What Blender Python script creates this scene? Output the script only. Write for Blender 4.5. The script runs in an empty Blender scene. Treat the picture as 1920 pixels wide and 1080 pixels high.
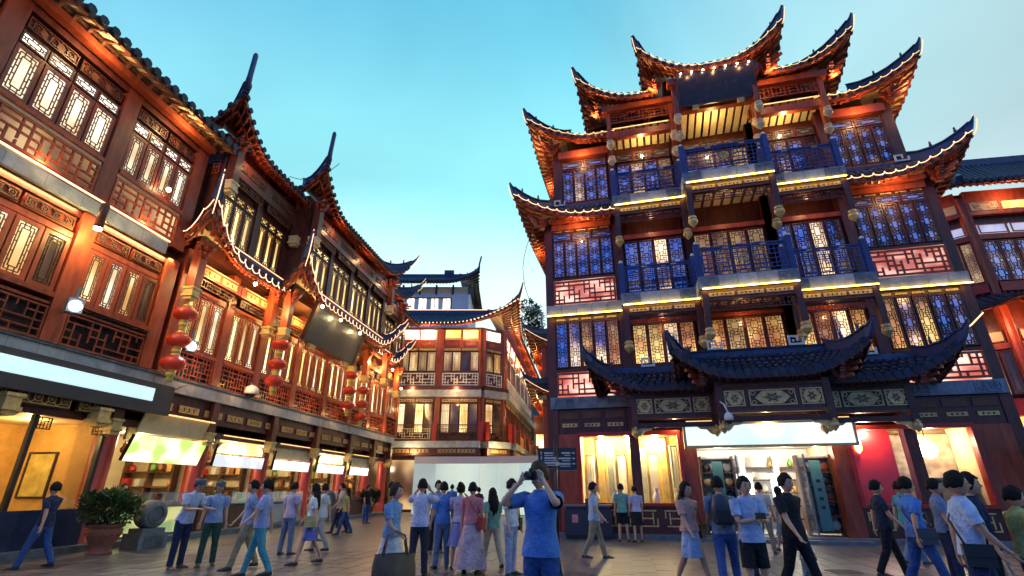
import bpy, bmesh, math, random
from math import sin, cos, pi, radians as R_
from mathutils import Vector as V, Matrix
random.seed(7)
sc = bpy.context.scene
C = sc.collection
# ------------------------------------------------------------------ camera
cd = bpy.data.cameras.new('camera'); cam = bpy.data.objects.new('camera', cd); C.objects.link(cam)
cam.location = (0, 0, 1.53); cam.rotation_euler = (R_(90 + 22.0), 0, 0)
cd.sensor_width = 36; cd.lens = 36 * 936 / 1920; cd.clip_end = 3000; cd.clip_start = .05
sc.camera = cam
# ------------------------------------------------------------------ world
w = bpy.data.worlds.new('World'); sc.world = w; w.use_nodes = True
nt = w.node_tree; N = nt.nodes; LK = nt.links
for n in list(N): N.remove(n)
out = N.new('ShaderNodeOutputWorld'); bg = N.new('ShaderNodeBackground')
SUN_EL, SUN_AZ = 4.0, 12.0            # low in the west, behind the buildings
sky = N.new('ShaderNodeTexSky'); sky.sky_type = 'NISHITA'; sky.sun_disc = False
sky.sun_elevation = R_(SUN_EL); sky.sun_rotation = R_(SUN_AZ); sky.air_density = 1.2; sky.dust_density = .6; sky.ozone_density = 4
sm = N.new('ShaderNodeMix'); sm.data_type = 'RGBA'; sm.blend_type = 'MULTIPLY'; sm.inputs[0].default_value = 1
LK.new(sky.outputs[0], sm.inputs[6]); sm.inputs[7].default_value = (.10, .10, .10, 1)
# dusk gradient: pale glow low in the west, clear blue overhead and in the east
tc = N.new('ShaderNodeTexCoord'); sx = N.new('ShaderNodeSeparateXYZ'); LK.new(tc.outputs['Generated'], sx.inputs[0])
rampz = N.new('ShaderNodeValToRGB'); LK.new(sx.outputs[2], rampz.inputs[0])
cr = rampz.color_ramp; cr.interpolation = 'EASE'
for i, (p, c) in enumerate([(0, (1.05, 1.15, 1.12)), (.34, (.84, 1.10, 1.09)), (.56, (.34, .90, .97)), (.80, (.16, .60, .80)), (1, (.08, .38, .72))]):
    e = cr.elements[i] if i < 2 else cr.elements.new(p)
    e.position = p; e.color = (*c, 1)
az = N.new('ShaderNodeVectorMath'); az.operation = 'DOT_PRODUCT'; LK.new(tc.outputs['Generated'], az.inputs[0])
az.inputs[1].default_value = (sin(R_(20)), cos(R_(20)), 0)
mr = N.new('ShaderNodeMapRange'); LK.new(az.outputs['Value'], mr.inputs[0]); mr.inputs[1].default_value = -.7; mr.inputs[2].default_value = .75
mr.interpolation_type = 'SMOOTHSTEP'
east = N.new('ShaderNodeMix'); east.data_type = 'RGBA'; LK.new(mr.outputs[0], east.inputs[0])
east.inputs[6].default_value = (.10, .27, .80, 1); LK.new(rampz.outputs[0], east.inputs[7])
# thin grey haze towards the north (right of the view)
mr2 = N.new('ShaderNodeMapRange'); LK.new(sx.outputs[0], mr2.inputs[0]); mr2.inputs[1].default_value = .12; mr2.inputs[2].default_value = .72; mr2.inputs[4].default_value = .85
hz = N.new('ShaderNodeMix'); hz.data_type = 'RGBA'; LK.new(mr2.outputs[0], hz.inputs[0]); LK.new(east.outputs[2], hz.inputs[6]); hz.inputs[7].default_value = (.56, .72, .76, 1)
nz = N.new('ShaderNodeTexNoise'); nz.inputs['Scale'].default_value = 1.6; nz.inputs['Distortion'].default_value = .8; nz.inputs['Detail'].default_value = 5; LK.new(tc.outputs['Generated'], nz.inputs[0])
mr3 = N.new('ShaderNodeMapRange'); LK.new(nz.outputs[0], mr3.inputs[0]); mr3.inputs[1].default_value = .3; mr3.inputs[2].default_value = .7; mr3.inputs[3].default_value = .86; mr3.inputs[4].default_value = 1.12
cl = N.new('ShaderNodeMix'); cl.data_type = 'RGBA'; cl.blend_type = 'MULTIPLY'; cl.inputs[0].default_value = 1
LK.new(hz.outputs[2], cl.inputs[6]); LK.new(mr3.outputs[0], cl.inputs[7])
ad = N.new('ShaderNodeMix'); ad.data_type = 'RGBA'; ad.inputs[0].default_value = .82
LK.new(sm.outputs[2], ad.inputs[6]); LK.new(cl.outputs[2], ad.inputs[7])
LK.new(ad.outputs[2], bg.inputs[0]); bg.inputs[1].default_value = .95; LK.new(bg.outputs[0], out.inputs[0])
# ------------------------------------------------------------------ sun (already almost gone)
sd = bpy.data.lights.new('sun', 'SUN'); sun = bpy.data.objects.new('sun', sd); C.objects.link(sun)
sd.energy = .25; sd.angle = R_(12); sd.color = (1, .9, .8)
sun.rotation_euler = (R_(90 - SUN_EL), 0, R_(180 - SUN_AZ)); sun.location = (0, 60, 40)
sc.view_settings.view_transform = 'Standard'; sc.view_settings.look = 'None'; sc.view_settings.gamma = 1; sc.view_settings.exposure = .35
sc.render.engine = 'CYCLES'
cy = sc.cycles; cy.use_denoising = True; cy.use_adaptive_sampling = True; cy.adaptive_threshold = .03; cy.max_bounces = 5; cy.diffuse_bounces = 2; cy.glossy_bounces = 3; cy.transparent_max_bounces = 8
cy.transmission_bounces = 3; cy.sample_clamp_indirect = 4; cy.sample_clamp_direct = 0; cy.caustics_reflective = False; cy.caustics_refractive = False
try: cy.use_light_tree = True
except Exception: pass

# ------------------------------------------------------------------ materials
MT = {}
def mat(name, col, rough=.5, metal=0, var=.25, scale=3., emit=None, es=0, bump=0, spec=.5, coat=0, col2=None, stretch=None, bs=9, bd=.01):
    if name in MT: return MT[name]
    m = bpy.data.materials.new(name); m.use_nodes = True; t = m.node_tree; b = t.nodes['Principled BSDF']
    b.inputs['Roughness'].default_value = rough; b.inputs['Metallic'].default_value = metal
    b.inputs['Specular IOR Level'].default_value = spec; b.inputs['Coat Weight'].default_value = coat
    g = t.nodes.new('ShaderNodeNewGeometry'); src = g.outputs['Position']
    if stretch:
        mp = t.nodes.new('ShaderNodeMapping'); mp.inputs['Scale'].default_value = stretch; t.links.new(src, mp.inputs[0]); src = mp.outputs[0]
    n = t.nodes.new('ShaderNodeTexNoise'); n.inputs['Scale'].default_value = scale; n.inputs['Detail'].default_value = 6; n.inputs['Roughness'].default_value = .65
    t.links.new(src, n.inputs['Vector'])
    r = t.nodes.new('ShaderNodeValToRGB'); t.links.new(n.outputs[0], r.inputs[0])
    c2 = col2 or tuple(min(1, c * (1 + var)) for c in col); c1 = tuple(c * (1 - var) for c in col)
    r.color_ramp.elements[0].position = .3; r.color_ramp.elements[1].position = .7
    r.color_ramp.elements[0].color = (*c1, 1); r.color_ramp.elements[1].color = (*c2, 1)
    oi = t.nodes.new('ShaderNodeObjectInfo'); mr = t.nodes.new('ShaderNodeMapRange'); t.links.new(oi.outputs['Random'], mr.inputs[0])
    mr.inputs[3].default_value = 1 - var * .45; mr.inputs[4].default_value = 1 + var * .45
    mx = t.nodes.new('ShaderNodeMix'); mx.data_type = 'RGBA'; mx.blend_type = 'MULTIPLY'; mx.inputs[0].default_value = 1
    t.links.new(r.outputs[0], mx.inputs[6]); t.links.new(mr.outputs[0], mx.inputs[7]); t.links.new(mx.outputs[2], b.inputs['Base Color'])
    rr = t.nodes.new('ShaderNodeMapRange'); t.links.new(n.outputs[0], rr.inputs[0]); rr.inputs[3].default_value = max(0, rough - .12); rr.inputs[4].default_value = min(1, rough + .12)
    t.links.new(rr.outputs[0], b.inputs['Roughness'])
    if emit: b.inputs['Emission Color'].default_value = (*emit, 1); b.inputs['Emission Strength'].default_value = es
    if bump:
        bn = t.nodes.new('ShaderNodeTexNoise'); bn.inputs['Scale'].default_value = scale * bs; bn.inputs['Detail'].default_value = 4; t.links.new(src, bn.inputs['Vector'])
        bp = t.nodes.new('ShaderNodeBump'); bp.inputs['Strength'].default_value = bump; bp.inputs['Distance'].default_value = bd
        t.links.new(bn.outputs[0], bp.inputs['Height']); t.links.new(bp.outputs[0], b.inputs['Normal'])
    MT[name] = m; return m

def glow(name, ca, cb, s0, s1, scale=(1.5, 1.5, 1.2), rough=.12, base=(.02, .02, .025), spec=.6, thr=(.35, .65), tint=None, zsp=None, metal=0, rnd=(.7, 1.2)):
    """Window pane: dark glossy glass with the lit room behind it as uneven emission."""
    m = bpy.data.materials.new(name); m.use_nodes = True; t = m.node_tree; b = t.nodes['Principled BSDF']
    b.inputs['Base Color'].default_value = (*base, 1); b.inputs['Roughness'].default_value = rough; b.inputs['Specular IOR Level'].default_value = spec
    b.inputs['Metallic'].default_value = metal
    if tint: b.inputs['Specular Tint'].default_value = (*tint, 1)
    g = t.nodes.new('ShaderNodeNewGeometry'); mp = t.nodes.new('ShaderNodeMapping'); mp.inputs['Scale'].default_value = scale; t.links.new(g.outputs['Position'], mp.inputs[0])
    oi = t.nodes.new('ShaderNodeObjectInfo')
    n = t.nodes.new('ShaderNodeTexNoise'); n.noise_dimensions = '4D'; n.inputs['Scale'].default_value = 1; n.inputs['Detail'].default_value = 1.5
    t.links.new(mp.outputs[0], n.inputs['Vector']); t.links.new(oi.outputs['Random'], n.inputs['W'])
    r = t.nodes.new('ShaderNodeMapRange'); r.interpolation_type = 'SMOOTHSTEP'; t.links.new(n.outputs[0], r.inputs[0]); r.inputs[1].default_value = thr[0]; r.inputs[2].default_value = thr[1]
    mx = t.nodes.new('ShaderNodeMix'); mx.data_type = 'RGBA'; t.links.new(r.outputs[0], mx.inputs[0]); mx.inputs[6].default_value = (*ca, 1); mx.inputs[7].default_value = (*cb, 1)
    st = t.nodes.new('ShaderNodeMapRange'); t.links.new(r.outputs[0], st.inputs[0]); st.inputs[3].default_value = s0; st.inputs[4].default_value = s1
    val = st.outputs[0]
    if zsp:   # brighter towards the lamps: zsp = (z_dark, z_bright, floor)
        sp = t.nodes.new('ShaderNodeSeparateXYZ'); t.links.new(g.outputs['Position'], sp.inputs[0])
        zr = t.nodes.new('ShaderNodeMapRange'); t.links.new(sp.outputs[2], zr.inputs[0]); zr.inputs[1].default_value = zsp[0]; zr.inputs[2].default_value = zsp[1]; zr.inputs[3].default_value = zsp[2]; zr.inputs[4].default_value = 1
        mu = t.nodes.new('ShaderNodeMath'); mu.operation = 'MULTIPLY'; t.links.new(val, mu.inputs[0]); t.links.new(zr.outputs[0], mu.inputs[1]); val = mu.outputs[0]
    rr = t.nodes.new('ShaderNodeMapRange'); t.links.new(oi.outputs['Random'], rr.inputs[0]); rr.inputs[3].default_value = rnd[0]; rr.inputs[4].default_value = rnd[1]
    mu2 = t.nodes.new('ShaderNodeMath'); mu2.operation = 'MULTIPLY'; t.links.new(val, mu2.inputs[0]); t.links.new(rr.outputs[0], mu2.inputs[1])
    t.links.new(mx.outputs[2], b.inputs['Emission Color']); t.links.new(mu2.outputs[0], b.inputs['Emission Strength'])
    MT[name] = m; return m

def emis(name, col, s):
    if name in MT: return MT[name]
    m = bpy.data.materials.new(name); m.use_nodes = True; b = m.node_tree.nodes['Principled BSDF']
    b.inputs['Base Color'].default_value = (.8, .8, .8, 1); b.inputs['Emission Color'].default_value = (*col, 1); b.inputs['Emission Strength'].default_value = s
    MT[name] = m; return m

def glassmat(name, tint=(1, 1, 1), refl=.12):
    m = bpy.data.materials.new(name); m.use_nodes = True; t = m.node_tree; t.nodes.remove(t.nodes['Principled BSDF'])
    tr = t.nodes.new('ShaderNodeBsdfTransparent'); tr.inputs[0].default_value = (*tint, 1); gl = t.nodes.new('ShaderNodeBsdfGlossy'); gl.inputs['Roughness'].default_value = .03
    fr = t.nodes.new('ShaderNodeFresnel'); fr.inputs[0].default_value = 1.5; mx = t.nodes.new('ShaderNodeMixShader')
    ma = t.nodes.new('ShaderNodeMath'); ma.operation = 'MULTIPLY_ADD'; t.links.new(fr.outputs[0], ma.inputs[0]); ma.inputs[1].default_value = .6; ma.inputs[2].default_value = 0
    t.links.new(ma.outputs[0], mx.inputs[0]); t.links.new(tr.outputs[0], mx.inputs[1]); t.links.new(gl.outputs[0], mx.inputs[2])
    t.links.new(mx.outputs[0], t.nodes['Material Output'].inputs[0]); MT[name] = m; return m

WOOD = mat('dark red lacquered wood', (.085, .020, .015), .42, var=.5, scale=2.2, bump=.15, stretch=(3, 3, .8))
WOODR = mat('red lacquered wood', (.30, .053, .022), .42, var=.42, scale=2, bump=.15, stretch=(3, 3, .8))
WOODM = mat('maroon lacquered wood', (.17, .030, .018), .42, var=.45, scale=2, bump=.15, stretch=(3, 3, .8))
WOODB = mat('brown wood', (.12, .045, .022), .5, var=.4, scale=3, bump=.2)
RED = mat('bright red paint', (.42, .03, .02), .35, var=.2)
SKYTINTW = mat('dark wood tinted sky blue', (.030, .048, .19), .4, var=.35, scale=2.5, bump=.1)  # dark wood coloured blue for the sky light falling on it
TILE = mat('dark glazed tile', (.030, .038, .068), .6, var=.5, scale=4, bump=.3, spec=.3)
TILEB = mat('blue grey ridge tile', (.032, .055, .145), .5, var=.4, scale=3, bump=.3)
STONE = mat('grey stone', (.36, .40, .45), .75, var=.3, scale=2.5, bump=.35, col2=(.50, .53, .55))
STONED = mat('dark stone', (.13, .15, .18), .7, var=.4, scale=3, bump=.4)
CARVE = mat('carved grey stone', (.20, .25, .33), .7, var=.4, scale=5, bump=.5)
GOLD = mat('gilded carving', (.66, .47, .19), .42, .2, var=.3, scale=6)
CREAM = mat('cream painted board', (.72, .56, .33), .6, var=.15)
WHITEP = mat('white paint', (.78, .78, .76), .55, var=.06)
BLACKM = mat('black metal', (.018, .019, .022), .4, var=.2)
GREYM = mat('grey metal', (.22, .23, .25), .35, .5, var=.15)
ROPE = emis('rope light warm', (1, .55, .22), 1.6)
ROPEY = emis('rope light yellow', (1, .58, .14), 1.1)
ROPER = emis('rope light pink', (1, .50, .28), 1.7)
LEDY = emis('led strip yellow', (1, .60, .07), 10)
BULB = emis('warm bulb', (1, .80, .42), 40)
FLOOD = emis('white floodlight', (.80, .88, 1), 60)
PW = glow('warm lit window', (.95, .48, .15), (1, .76, .40), .65, 1.5, base=(.06, .04, .02), scale=(.6, .6, .6), rnd=(.4, 1.2))
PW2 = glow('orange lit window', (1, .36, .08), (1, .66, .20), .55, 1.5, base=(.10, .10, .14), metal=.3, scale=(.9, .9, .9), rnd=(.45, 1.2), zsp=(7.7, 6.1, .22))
PWC = glow('cream lit window', (.95, .62, .33), (1, .85, .62), .9, 1.35, base=(.06, .05, .03), scale=(.5, .5, 1.2))
PY = glow('yellow lit window', (1, .60, .16), (1, .80, .36), 1.0, 1.9, base=(.05, .03, .01), scale=(.6, .6, .6), rnd=(.5, 1.2))
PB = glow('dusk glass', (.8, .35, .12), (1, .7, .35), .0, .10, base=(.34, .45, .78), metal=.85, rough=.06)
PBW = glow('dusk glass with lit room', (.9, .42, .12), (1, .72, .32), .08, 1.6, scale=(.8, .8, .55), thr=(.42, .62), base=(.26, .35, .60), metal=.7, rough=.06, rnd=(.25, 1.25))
PD = glow('dim window', (.75, .32, .12), (1, .68, .32), .06, .55, thr=(.40, .70), scale=(.5, .5, .4), base=(.06, .06, .08), metal=.4, rnd=(.2, 1.7))
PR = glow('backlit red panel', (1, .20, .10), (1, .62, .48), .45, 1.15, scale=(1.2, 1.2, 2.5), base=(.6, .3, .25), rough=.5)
PWH = glow('backlit white panel', (1, .85, .60), (1, .95, .85), 1.3, 2.2, base=(.7, .65, .55), rough=.5)
PYL = glow('backlit amber panel', (1, .60, .10), (1, .78, .22), .8, 1.5, base=(.7, .55, .2), rough=.5)
GLASS = glassmat('shop glass')

# ------------------------------------------------------------------ helpers
class MB:
    def __init__(s): s.v = []; s.f = []; s.mi = []; s.k = 0; s.sm = []
    def add(s, vs, fs, smooth=False):
        o = len(s.v); s.v += [tuple(p) for p in vs]
        for f in fs: s.f.append(tuple(i + o for i in f)); s.mi.append(s.k); s.sm.append(smooth)
        return s
    def box(s, x0, x1, y0, y1, z0, z1):
        return s.add([(x0, y0, z0), (x1, y0, z0), (x1, y1, z0), (x0, y1, z0), (x0, y0, z1), (x1, y0, z1), (x1, y1, z1), (x0, y1, z1)],
                     [(0, 3, 2, 1), (4, 5, 6, 7), (0, 1, 5, 4), (1, 2, 6, 5), (2, 3, 7, 6), (3, 0, 4, 7)])
    def bar(s, p, q, w, h, up=(0, 0, 1)):
        p, q, up = V(p), V(q), V(up); d = (q - p).normalized(); a = d.cross(up)
        if a.length < 1e-4: a = d.cross(V((0, 1, 0)))
        a.normalize(); b = a.cross(d).normalized(); a = a * w / 2; b = b * h / 2
        return s.add([p - a - b, p + a - b, p + a + b, p - a + b, q - a - b, q + a - b, q + a + b, q - a + b],
                     [(0, 1, 2, 3), (7, 6, 5, 4), (0, 4, 5, 1), (1, 5, 6, 2), (2, 6, 7, 3), (3, 7, 4, 0)])
    def tube(s, pts, r, n=6, caps=True, smooth=True, half=False):
        pts = [V(p) for p in pts]; rs = r if isinstance(r, (list, tuple)) else [r] * len(pts); vs = []
        ref = V((0, 0, 1)); a = None
        for i, p in enumerate(pts):
            d = (pts[min(i + 1, len(pts) - 1)] - pts[max(i - 1, 0)])
            d = d.normalized() if d.length > 1e-9 else V((0, 0, 1))
            if a is None:
                a = d.cross(ref)
                if a.length < .05: a = d.cross(V((0, 1, 0)))
            else:
                a2 = a - d * a.dot(d)
                if a2.length > 1e-4: a = a2
            a = a.normalized(); b = a.cross(d)
            for k in range(n):
                t = (pi * k / (n - 1)) if half else 2 * pi * k / n
                vs.append(p + a * (cos(t) * rs[i]) + b * (sin(t) * rs[i]))
        fs = []
        for i in range(len(pts) - 1):
            for k in range(n - 1 if half else n):
                k2 = (k + 1) % n; fs.append((i * n + k, i * n + k2, (i + 1) * n + k2, (i + 1) * n + k))
        s.add(vs, fs, smooth)
        if caps:
            o = len(s.v) - len(vs); s.f.append(tuple(o + k for k in range(n))[::-1]); s.mi.append(s.k); s.sm.append(False)
            e = o + (len(pts) - 1) * n; s.f.append(tuple(e + k for k in range(n))); s.mi.append(s.k); s.sm.append(False)
        return s
    def lathe(s, prof, n=12, c=(0, 0, 0), smooth=True, flute=0):
        vs = []
        for r, z in prof:
            for k in range(n):
                rr = r * (1 - flute * (k % 2)); vs.append((c[0] + rr * cos(2 * pi * k / n), c[1] + rr * sin(2 * pi * k / n), c[2] + z))
        fs = [(i * n + k, i * n + (k + 1) % n, (i + 1) * n + (k + 1) % n, (i + 1) * n + k) for i in range(len(prof) - 1) for k in range(n)]
        o = len(s.v); s.add(vs, fs, smooth)
        s.f.append(tuple(o + k for k in range(n))[::-1]); s.f.append(tuple(o + (len(prof) - 1) * n + k for k in range(n))); s.mi += [s.k] * 2; s.sm += [False] * 2
        return s
    def prism(s, poly, y0, y1):        # polygon in x,z extruded along y
        n = len(poly); vs = [(x, y0, z) for x, z in poly] + [(x, y1, z) for x, z in poly]
        return s.add(vs, [tuple(range(n)), tuple(range(2 * n - 1, n - 1, -1))] + [(i, n + i, n + (i + 1) % n, (i + 1) % n) for i in range(n)])
    def ring(s, cx, cz, r, wd, y0, y1, n=14):
        for k in range(n):
            a, b = 2 * pi * k / n, 2 * pi * (k + 1) / n
            s.prism([(cx + r * cos(a), cz + r * sin(a)), (cx + r * cos(b), cz + r * sin(b)), (cx + (r - wd) * cos(b), cz + (r - wd) * sin(b)), (cx + (r - wd) * cos(a), cz + (r - wd) * sin(a))], y0, y1)
        return s
    def sheet(s, P, smooth=True):      # P[i][j] grid
        n, m = len(P), len(P[0])
        return s.add([p for row in P for p in row], [(i * m + j, i * m + j + 1, (i + 1) * m + j + 1, (i + 1) * m + j) for i in range(n - 1) for j in range(m - 1)], smooth)
    def mesh(s, name, *mats):
        me = bpy.data.meshes.new(name); me.from_pydata(s.v, [], s.f); me.polygons.foreach_set('material_index', s.mi); me.polygons.foreach_set('use_smooth', s.sm)
        for m in mats: me.materials.append(m)
        me.update(); return me
    def build(s, name, mats, parent=None, loc=(0, 0, 0), rz=0):
        return obj(name, s.mesh(name, *(mats if isinstance(mats, (list, tuple)) else [mats])), parent, loc, rz)
def obj(name, me, parent=None, loc=(0, 0, 0), rz=0, scale=None, M=None):
    o = bpy.data.objects.new(name, me); C.objects.link(o); o.parent = parent
    if M is not None: o.matrix_local = M
    else:
        o.location = loc
        if rz: o.rotation_euler = (0, 0, rz)
        if scale: o.scale = scale
    if XF and XF[0] == parent: o.matrix_basis = XF[1] @ o.matrix_basis
    return o
XF = None                              # (thing, matrix): turns the parts of one facade of a thing
def tag(o, label, cat=None, group=None, kind=None):
    if label: o['label'] = label
    if cat: o['category'] = cat
    if group: o['group'] = group
    if kind: o['kind'] = kind
    return o
def thing(name, label, cat, loc=(0, 0, 0), rz=0, group=None):
    o = bpy.data.objects.new(name, None); C.objects.link(o); o.location = loc; o.rotation_euler = (0, 0, rz); o.empty_display_size = .2
    return tag(o, label, cat, group)
CB = {}
def bx(name, parent, m, x0, x1, y0, y1, z0, z1, loc=None):
    """A box part: one shared mesh per material, placed and sized by its object."""
    if m.name not in CB: CB[m.name] = MB().box(-.5, .5, -.5, .5, -.5, .5).mesh('block', m)
    o = bpy.data.objects.new(name, CB[m.name]); C.objects.link(o); o.parent = parent
    b = loc or (0, 0, 0)
    o.location = ((x0 + x1) / 2 - b[0], (y0 + y1) / 2 - b[1], (z0 + z1) / 2 - b[2]); o.scale = (abs(x1 - x0), abs(y1 - y0), abs(z1 - z0))
    if XF and XF[0] == parent: o.matrix_basis = XF[1] @ o.matrix_basis
    return o
MC = {}
def cached(key, fn):
    if key not in MC: MC[key] = fn()
    return MC[key]
def lamp(parent, p, energy, col=(1, .72, .36), r=.06, kind='POINT', size=None, rot=None, spot=None):
    d = bpy.data.lights.new('lamp_light', kind); d.energy = energy; d.color = col
    if kind == 'AREA': d.shape = 'RECTANGLE'; d.size, d.size_y = size
    elif kind == 'SPOT': d.shadow_soft_size = r; d.spot_size = R_(spot or 100); d.spot_blend = .6
    else: d.shadow_soft_size = r
    o = bpy.data.objects.new('lamp_light', d); C.objects.link(o); o.parent = parent; o.location = p
    if rot: o.rotation_euler = rot
    return o

# ---- lattice work -------------------------------------------------------
def fret_mesh(w, h, cell=.22, b=.04, d=.04, m=WOODR, border=True):
    """Interlocking T fretwork filling w x h (origin lower left, y from -d to 0)."""
    def mk():
        q = MB(); nx, nz = max(2, round(w / cell)), max(2, round(h / cell)); cx, cz = w / nx, h / nz
        if border:
            q.box(0, w, -d, 0, 0, b * 1.3); q.box(0, w, -d, 0, h - b * 1.3, h); q.box(0, b * 1.3, -d, 0, b * 1.3, h - b * 1.3); q.box(w - b * 1.3, w, -d, 0, b * 1.3, h - b * 1.3)
        for i in range(nx + 1):
            for j in range(nz + 1):
                if (i * 3 + j * 5) % 7 in ((0, 2) if .2 <= cell < .25 else (0,)): continue
                if (i + j) % 2 == 0:
                    x0, x1 = max(0, (i - 1) * cx), min(w, (i + 1) * cx)
                    if 0 < j < nz: q.box(x0, x1, -d * .9, -.002, j * cz - b / 2, j * cz + b / 2)
                elif 0 < i < nx:
                    z0, z1 = max(0, (j - 1) * cz), min(h, (j + 1) * cz)
                    q.box(i * cx - b / 2, i * cx + b / 2, -d * .86, -.003, z0 + b / 2, z1 - b / 2)
        return q.mesh('fret', m)
    return cached(('fret', round(w, 2), round(h, 2), cell, b, m.name), mk)
def win_lat(w, h, style, m, n=3, b=.021, d=.03):
    """Window lattice: 'three' = small lights ringed by a broken key pattern, 'long' = one tall light with a stepped border, 'tr' = transom."""
    def mk():
        q = MB()
        def hb(x0, x1, z): q.box(x0, x1, -d, 0, z - b / 2, z + b / 2)
        def vb(x, z0, z1): q.box(x - b / 2, x + b / 2, -d * .92, -.002, z0, z1)
        def rect(x0, x1, z0, z1): hb(x0, x1, z0); hb(x0, x1, z1); vb(x0, z0, z1); vb(x1, z0, z1)
        if style == 'three':
            sh = h / n
            for k in range(n):
                z0 = k * sh; zc = z0 + sh / 2; rw, rh = w * .23, sh * .27
                rect(w / 2 - rw, w / 2 + rw, zc - rh, zc + rh)
                for sx in (-1, 1):
                    xe = w / 2 + sx * w / 2; xr = w / 2 + sx * rw; xm = w / 2 + sx * w * .37
                    hb(min(xr, xe), max(xr, xe), zc - rh * .45); hb(min(xr, xe), max(xr, xe), zc + rh * .45)
                    vb(xm, z0, zc - rh * .45); vb(xm, zc + rh * .45, z0 + sh)
                    for sz in (-1, 1):
                        zo = zc + sz * (rh + sh * .11); hb(min(xm, w / 2 + sx * w * .1), max(xm, w / 2 + sx * w * .1), zo)
                        vb(w / 2 + sx * w * .1, min(zo, zc + sz * sh / 2), max(zo, zc + sz * sh / 2)); vb(w / 2 + sx * w * .16, min(zo, zc + sz * rh), max(zo, zc + sz * rh))
                if k: hb(0, w, z0)
        elif style == 'long':
            b_ = b; i, j = w * .13, w * .27
            rect(i, w - i, i, h - i); rect(j, w - j, j * 1.25, h - j * 1.25)
            for sx in (0, 1):
                xs = (0, i) if not sx else (w - i, w); xt = (i, j) if not sx else (w - j, w - i)
                for z in (h * .12, h * .3, h * .5, h * .7, h * .88): hb(xs[0], xs[1], z)
                for z in (h * .22, h * .4, h * .6, h * .78): hb(xt[0], xt[1], z)
            for x in (w * .35, w * .65):
                vb(x, 0, i); vb(x, h - i, h); vb(x, i, j * 1.25); vb(x, h - j * 1.25, h - i)
        elif style == 'tr':
            rect(w * .22, w * .78, h * .25, h * .75); vb(w * .38, 0, h * .25); vb(w * .62, 0, h * .25); vb(w * .38, h * .75, h); vb(w * .62, h * .75, h)
            hb(0, w * .22, h * .35); hb(0, w * .22, h * .65); hb(w * .78, w, h * .35); hb(w * .78, w, h * .65); vb(w * .11, h * .35, h * .65); vb(w * .89, h * .35, h * .65)
        elif style == 'bars':
            k = max(3, int(w / .11))
            for i in range(1, k): vb(w * i / k, 0, h)
            hb(0, w, h * .25); hb(0, w, h * .75)
        return q.mesh('lattice', m)
    return cached(('wl', round(w, 2), round(h, 2), style, m.name, n), mk)
def frame_mesh(w, h, t, d, m):
    return cached(('fr', round(w, 2), round(h, 2), t, d, m.name), lambda: MB().box(0, w, -d, 0, 0, t).box(0, w, -d, 0, h - t, h).box(0, t, -d, 0, t, h - t).box(w - t, w, -d, 0, t, h - t).mesh('window_frame', m))
def window(P, x, y, z, w, h, style, pane, fm=WOOD, lm=WOOD, n=3, t=.05, d=.07, rz=0):
    f = obj('window', frame_mesh(w, h, t, d, fm), P, (x, y, z), rz)
    obj('lattice', win_lat(w - 2 * t, h - 2 * t, style, lm, n), f, (t, -.02, t))
    pk = cached(('pane', round(w, 2), round(h, 2), pane.name), lambda: MB().box(0, w - 2 * t, -.008, 0, 0, h - 2 * t).mesh('pane', pane))
    obj('pane', pk, f, (t, -.006, t)); return f
def winrow(P, x0, x1, y, z, h, n, style, pane, **k):
    w = (x1 - x0) / n
    for i in range(n): window(P, x0 + i * w + .02, y, z, w - .04, h, style, pane[i % len(pane)] if isinstance(pane, (list, tuple)) else pane, **k)
def scroll_mesh(w, h, m=GOLD, d=.03, b=.022):
    """Openwork scroll panel: frame and waving foliate bars."""
    def mk():
        q = MB(); q.box(0, w, -d, 0, 0, b).box(0, w, -d, 0, h - b, h).box(0, b, -d, 0, b, h - b).box(w - b, w, -d, 0, b, h - b)
        n = max(2, round(w / (h * 1.1))); cw = w / n
        for i in range(n):
            cx = (i + .5) * cw; r = min(h * .33, cw * .4); q.ring(cx, h / 2, r, b, -d * .9, -.002, 10)
            q.ring(cx, h / 2, r * .4, b * .9, -d * .85, -.003, 6)
            for sx in (-1, 1):
                for sz in (-1, 1): q.bar((cx + sx * r * .7, -d / 2, h / 2 + sz * r * .7), (cx + sx * cw / 2, -d / 2, h / 2 + sz * h * .46), d * .7, b, (0, 1, 0))
        return q.mesh('scroll', m)
    return cached(('scr', round(w, 2), round(h, 2), m.name), mk)
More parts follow.
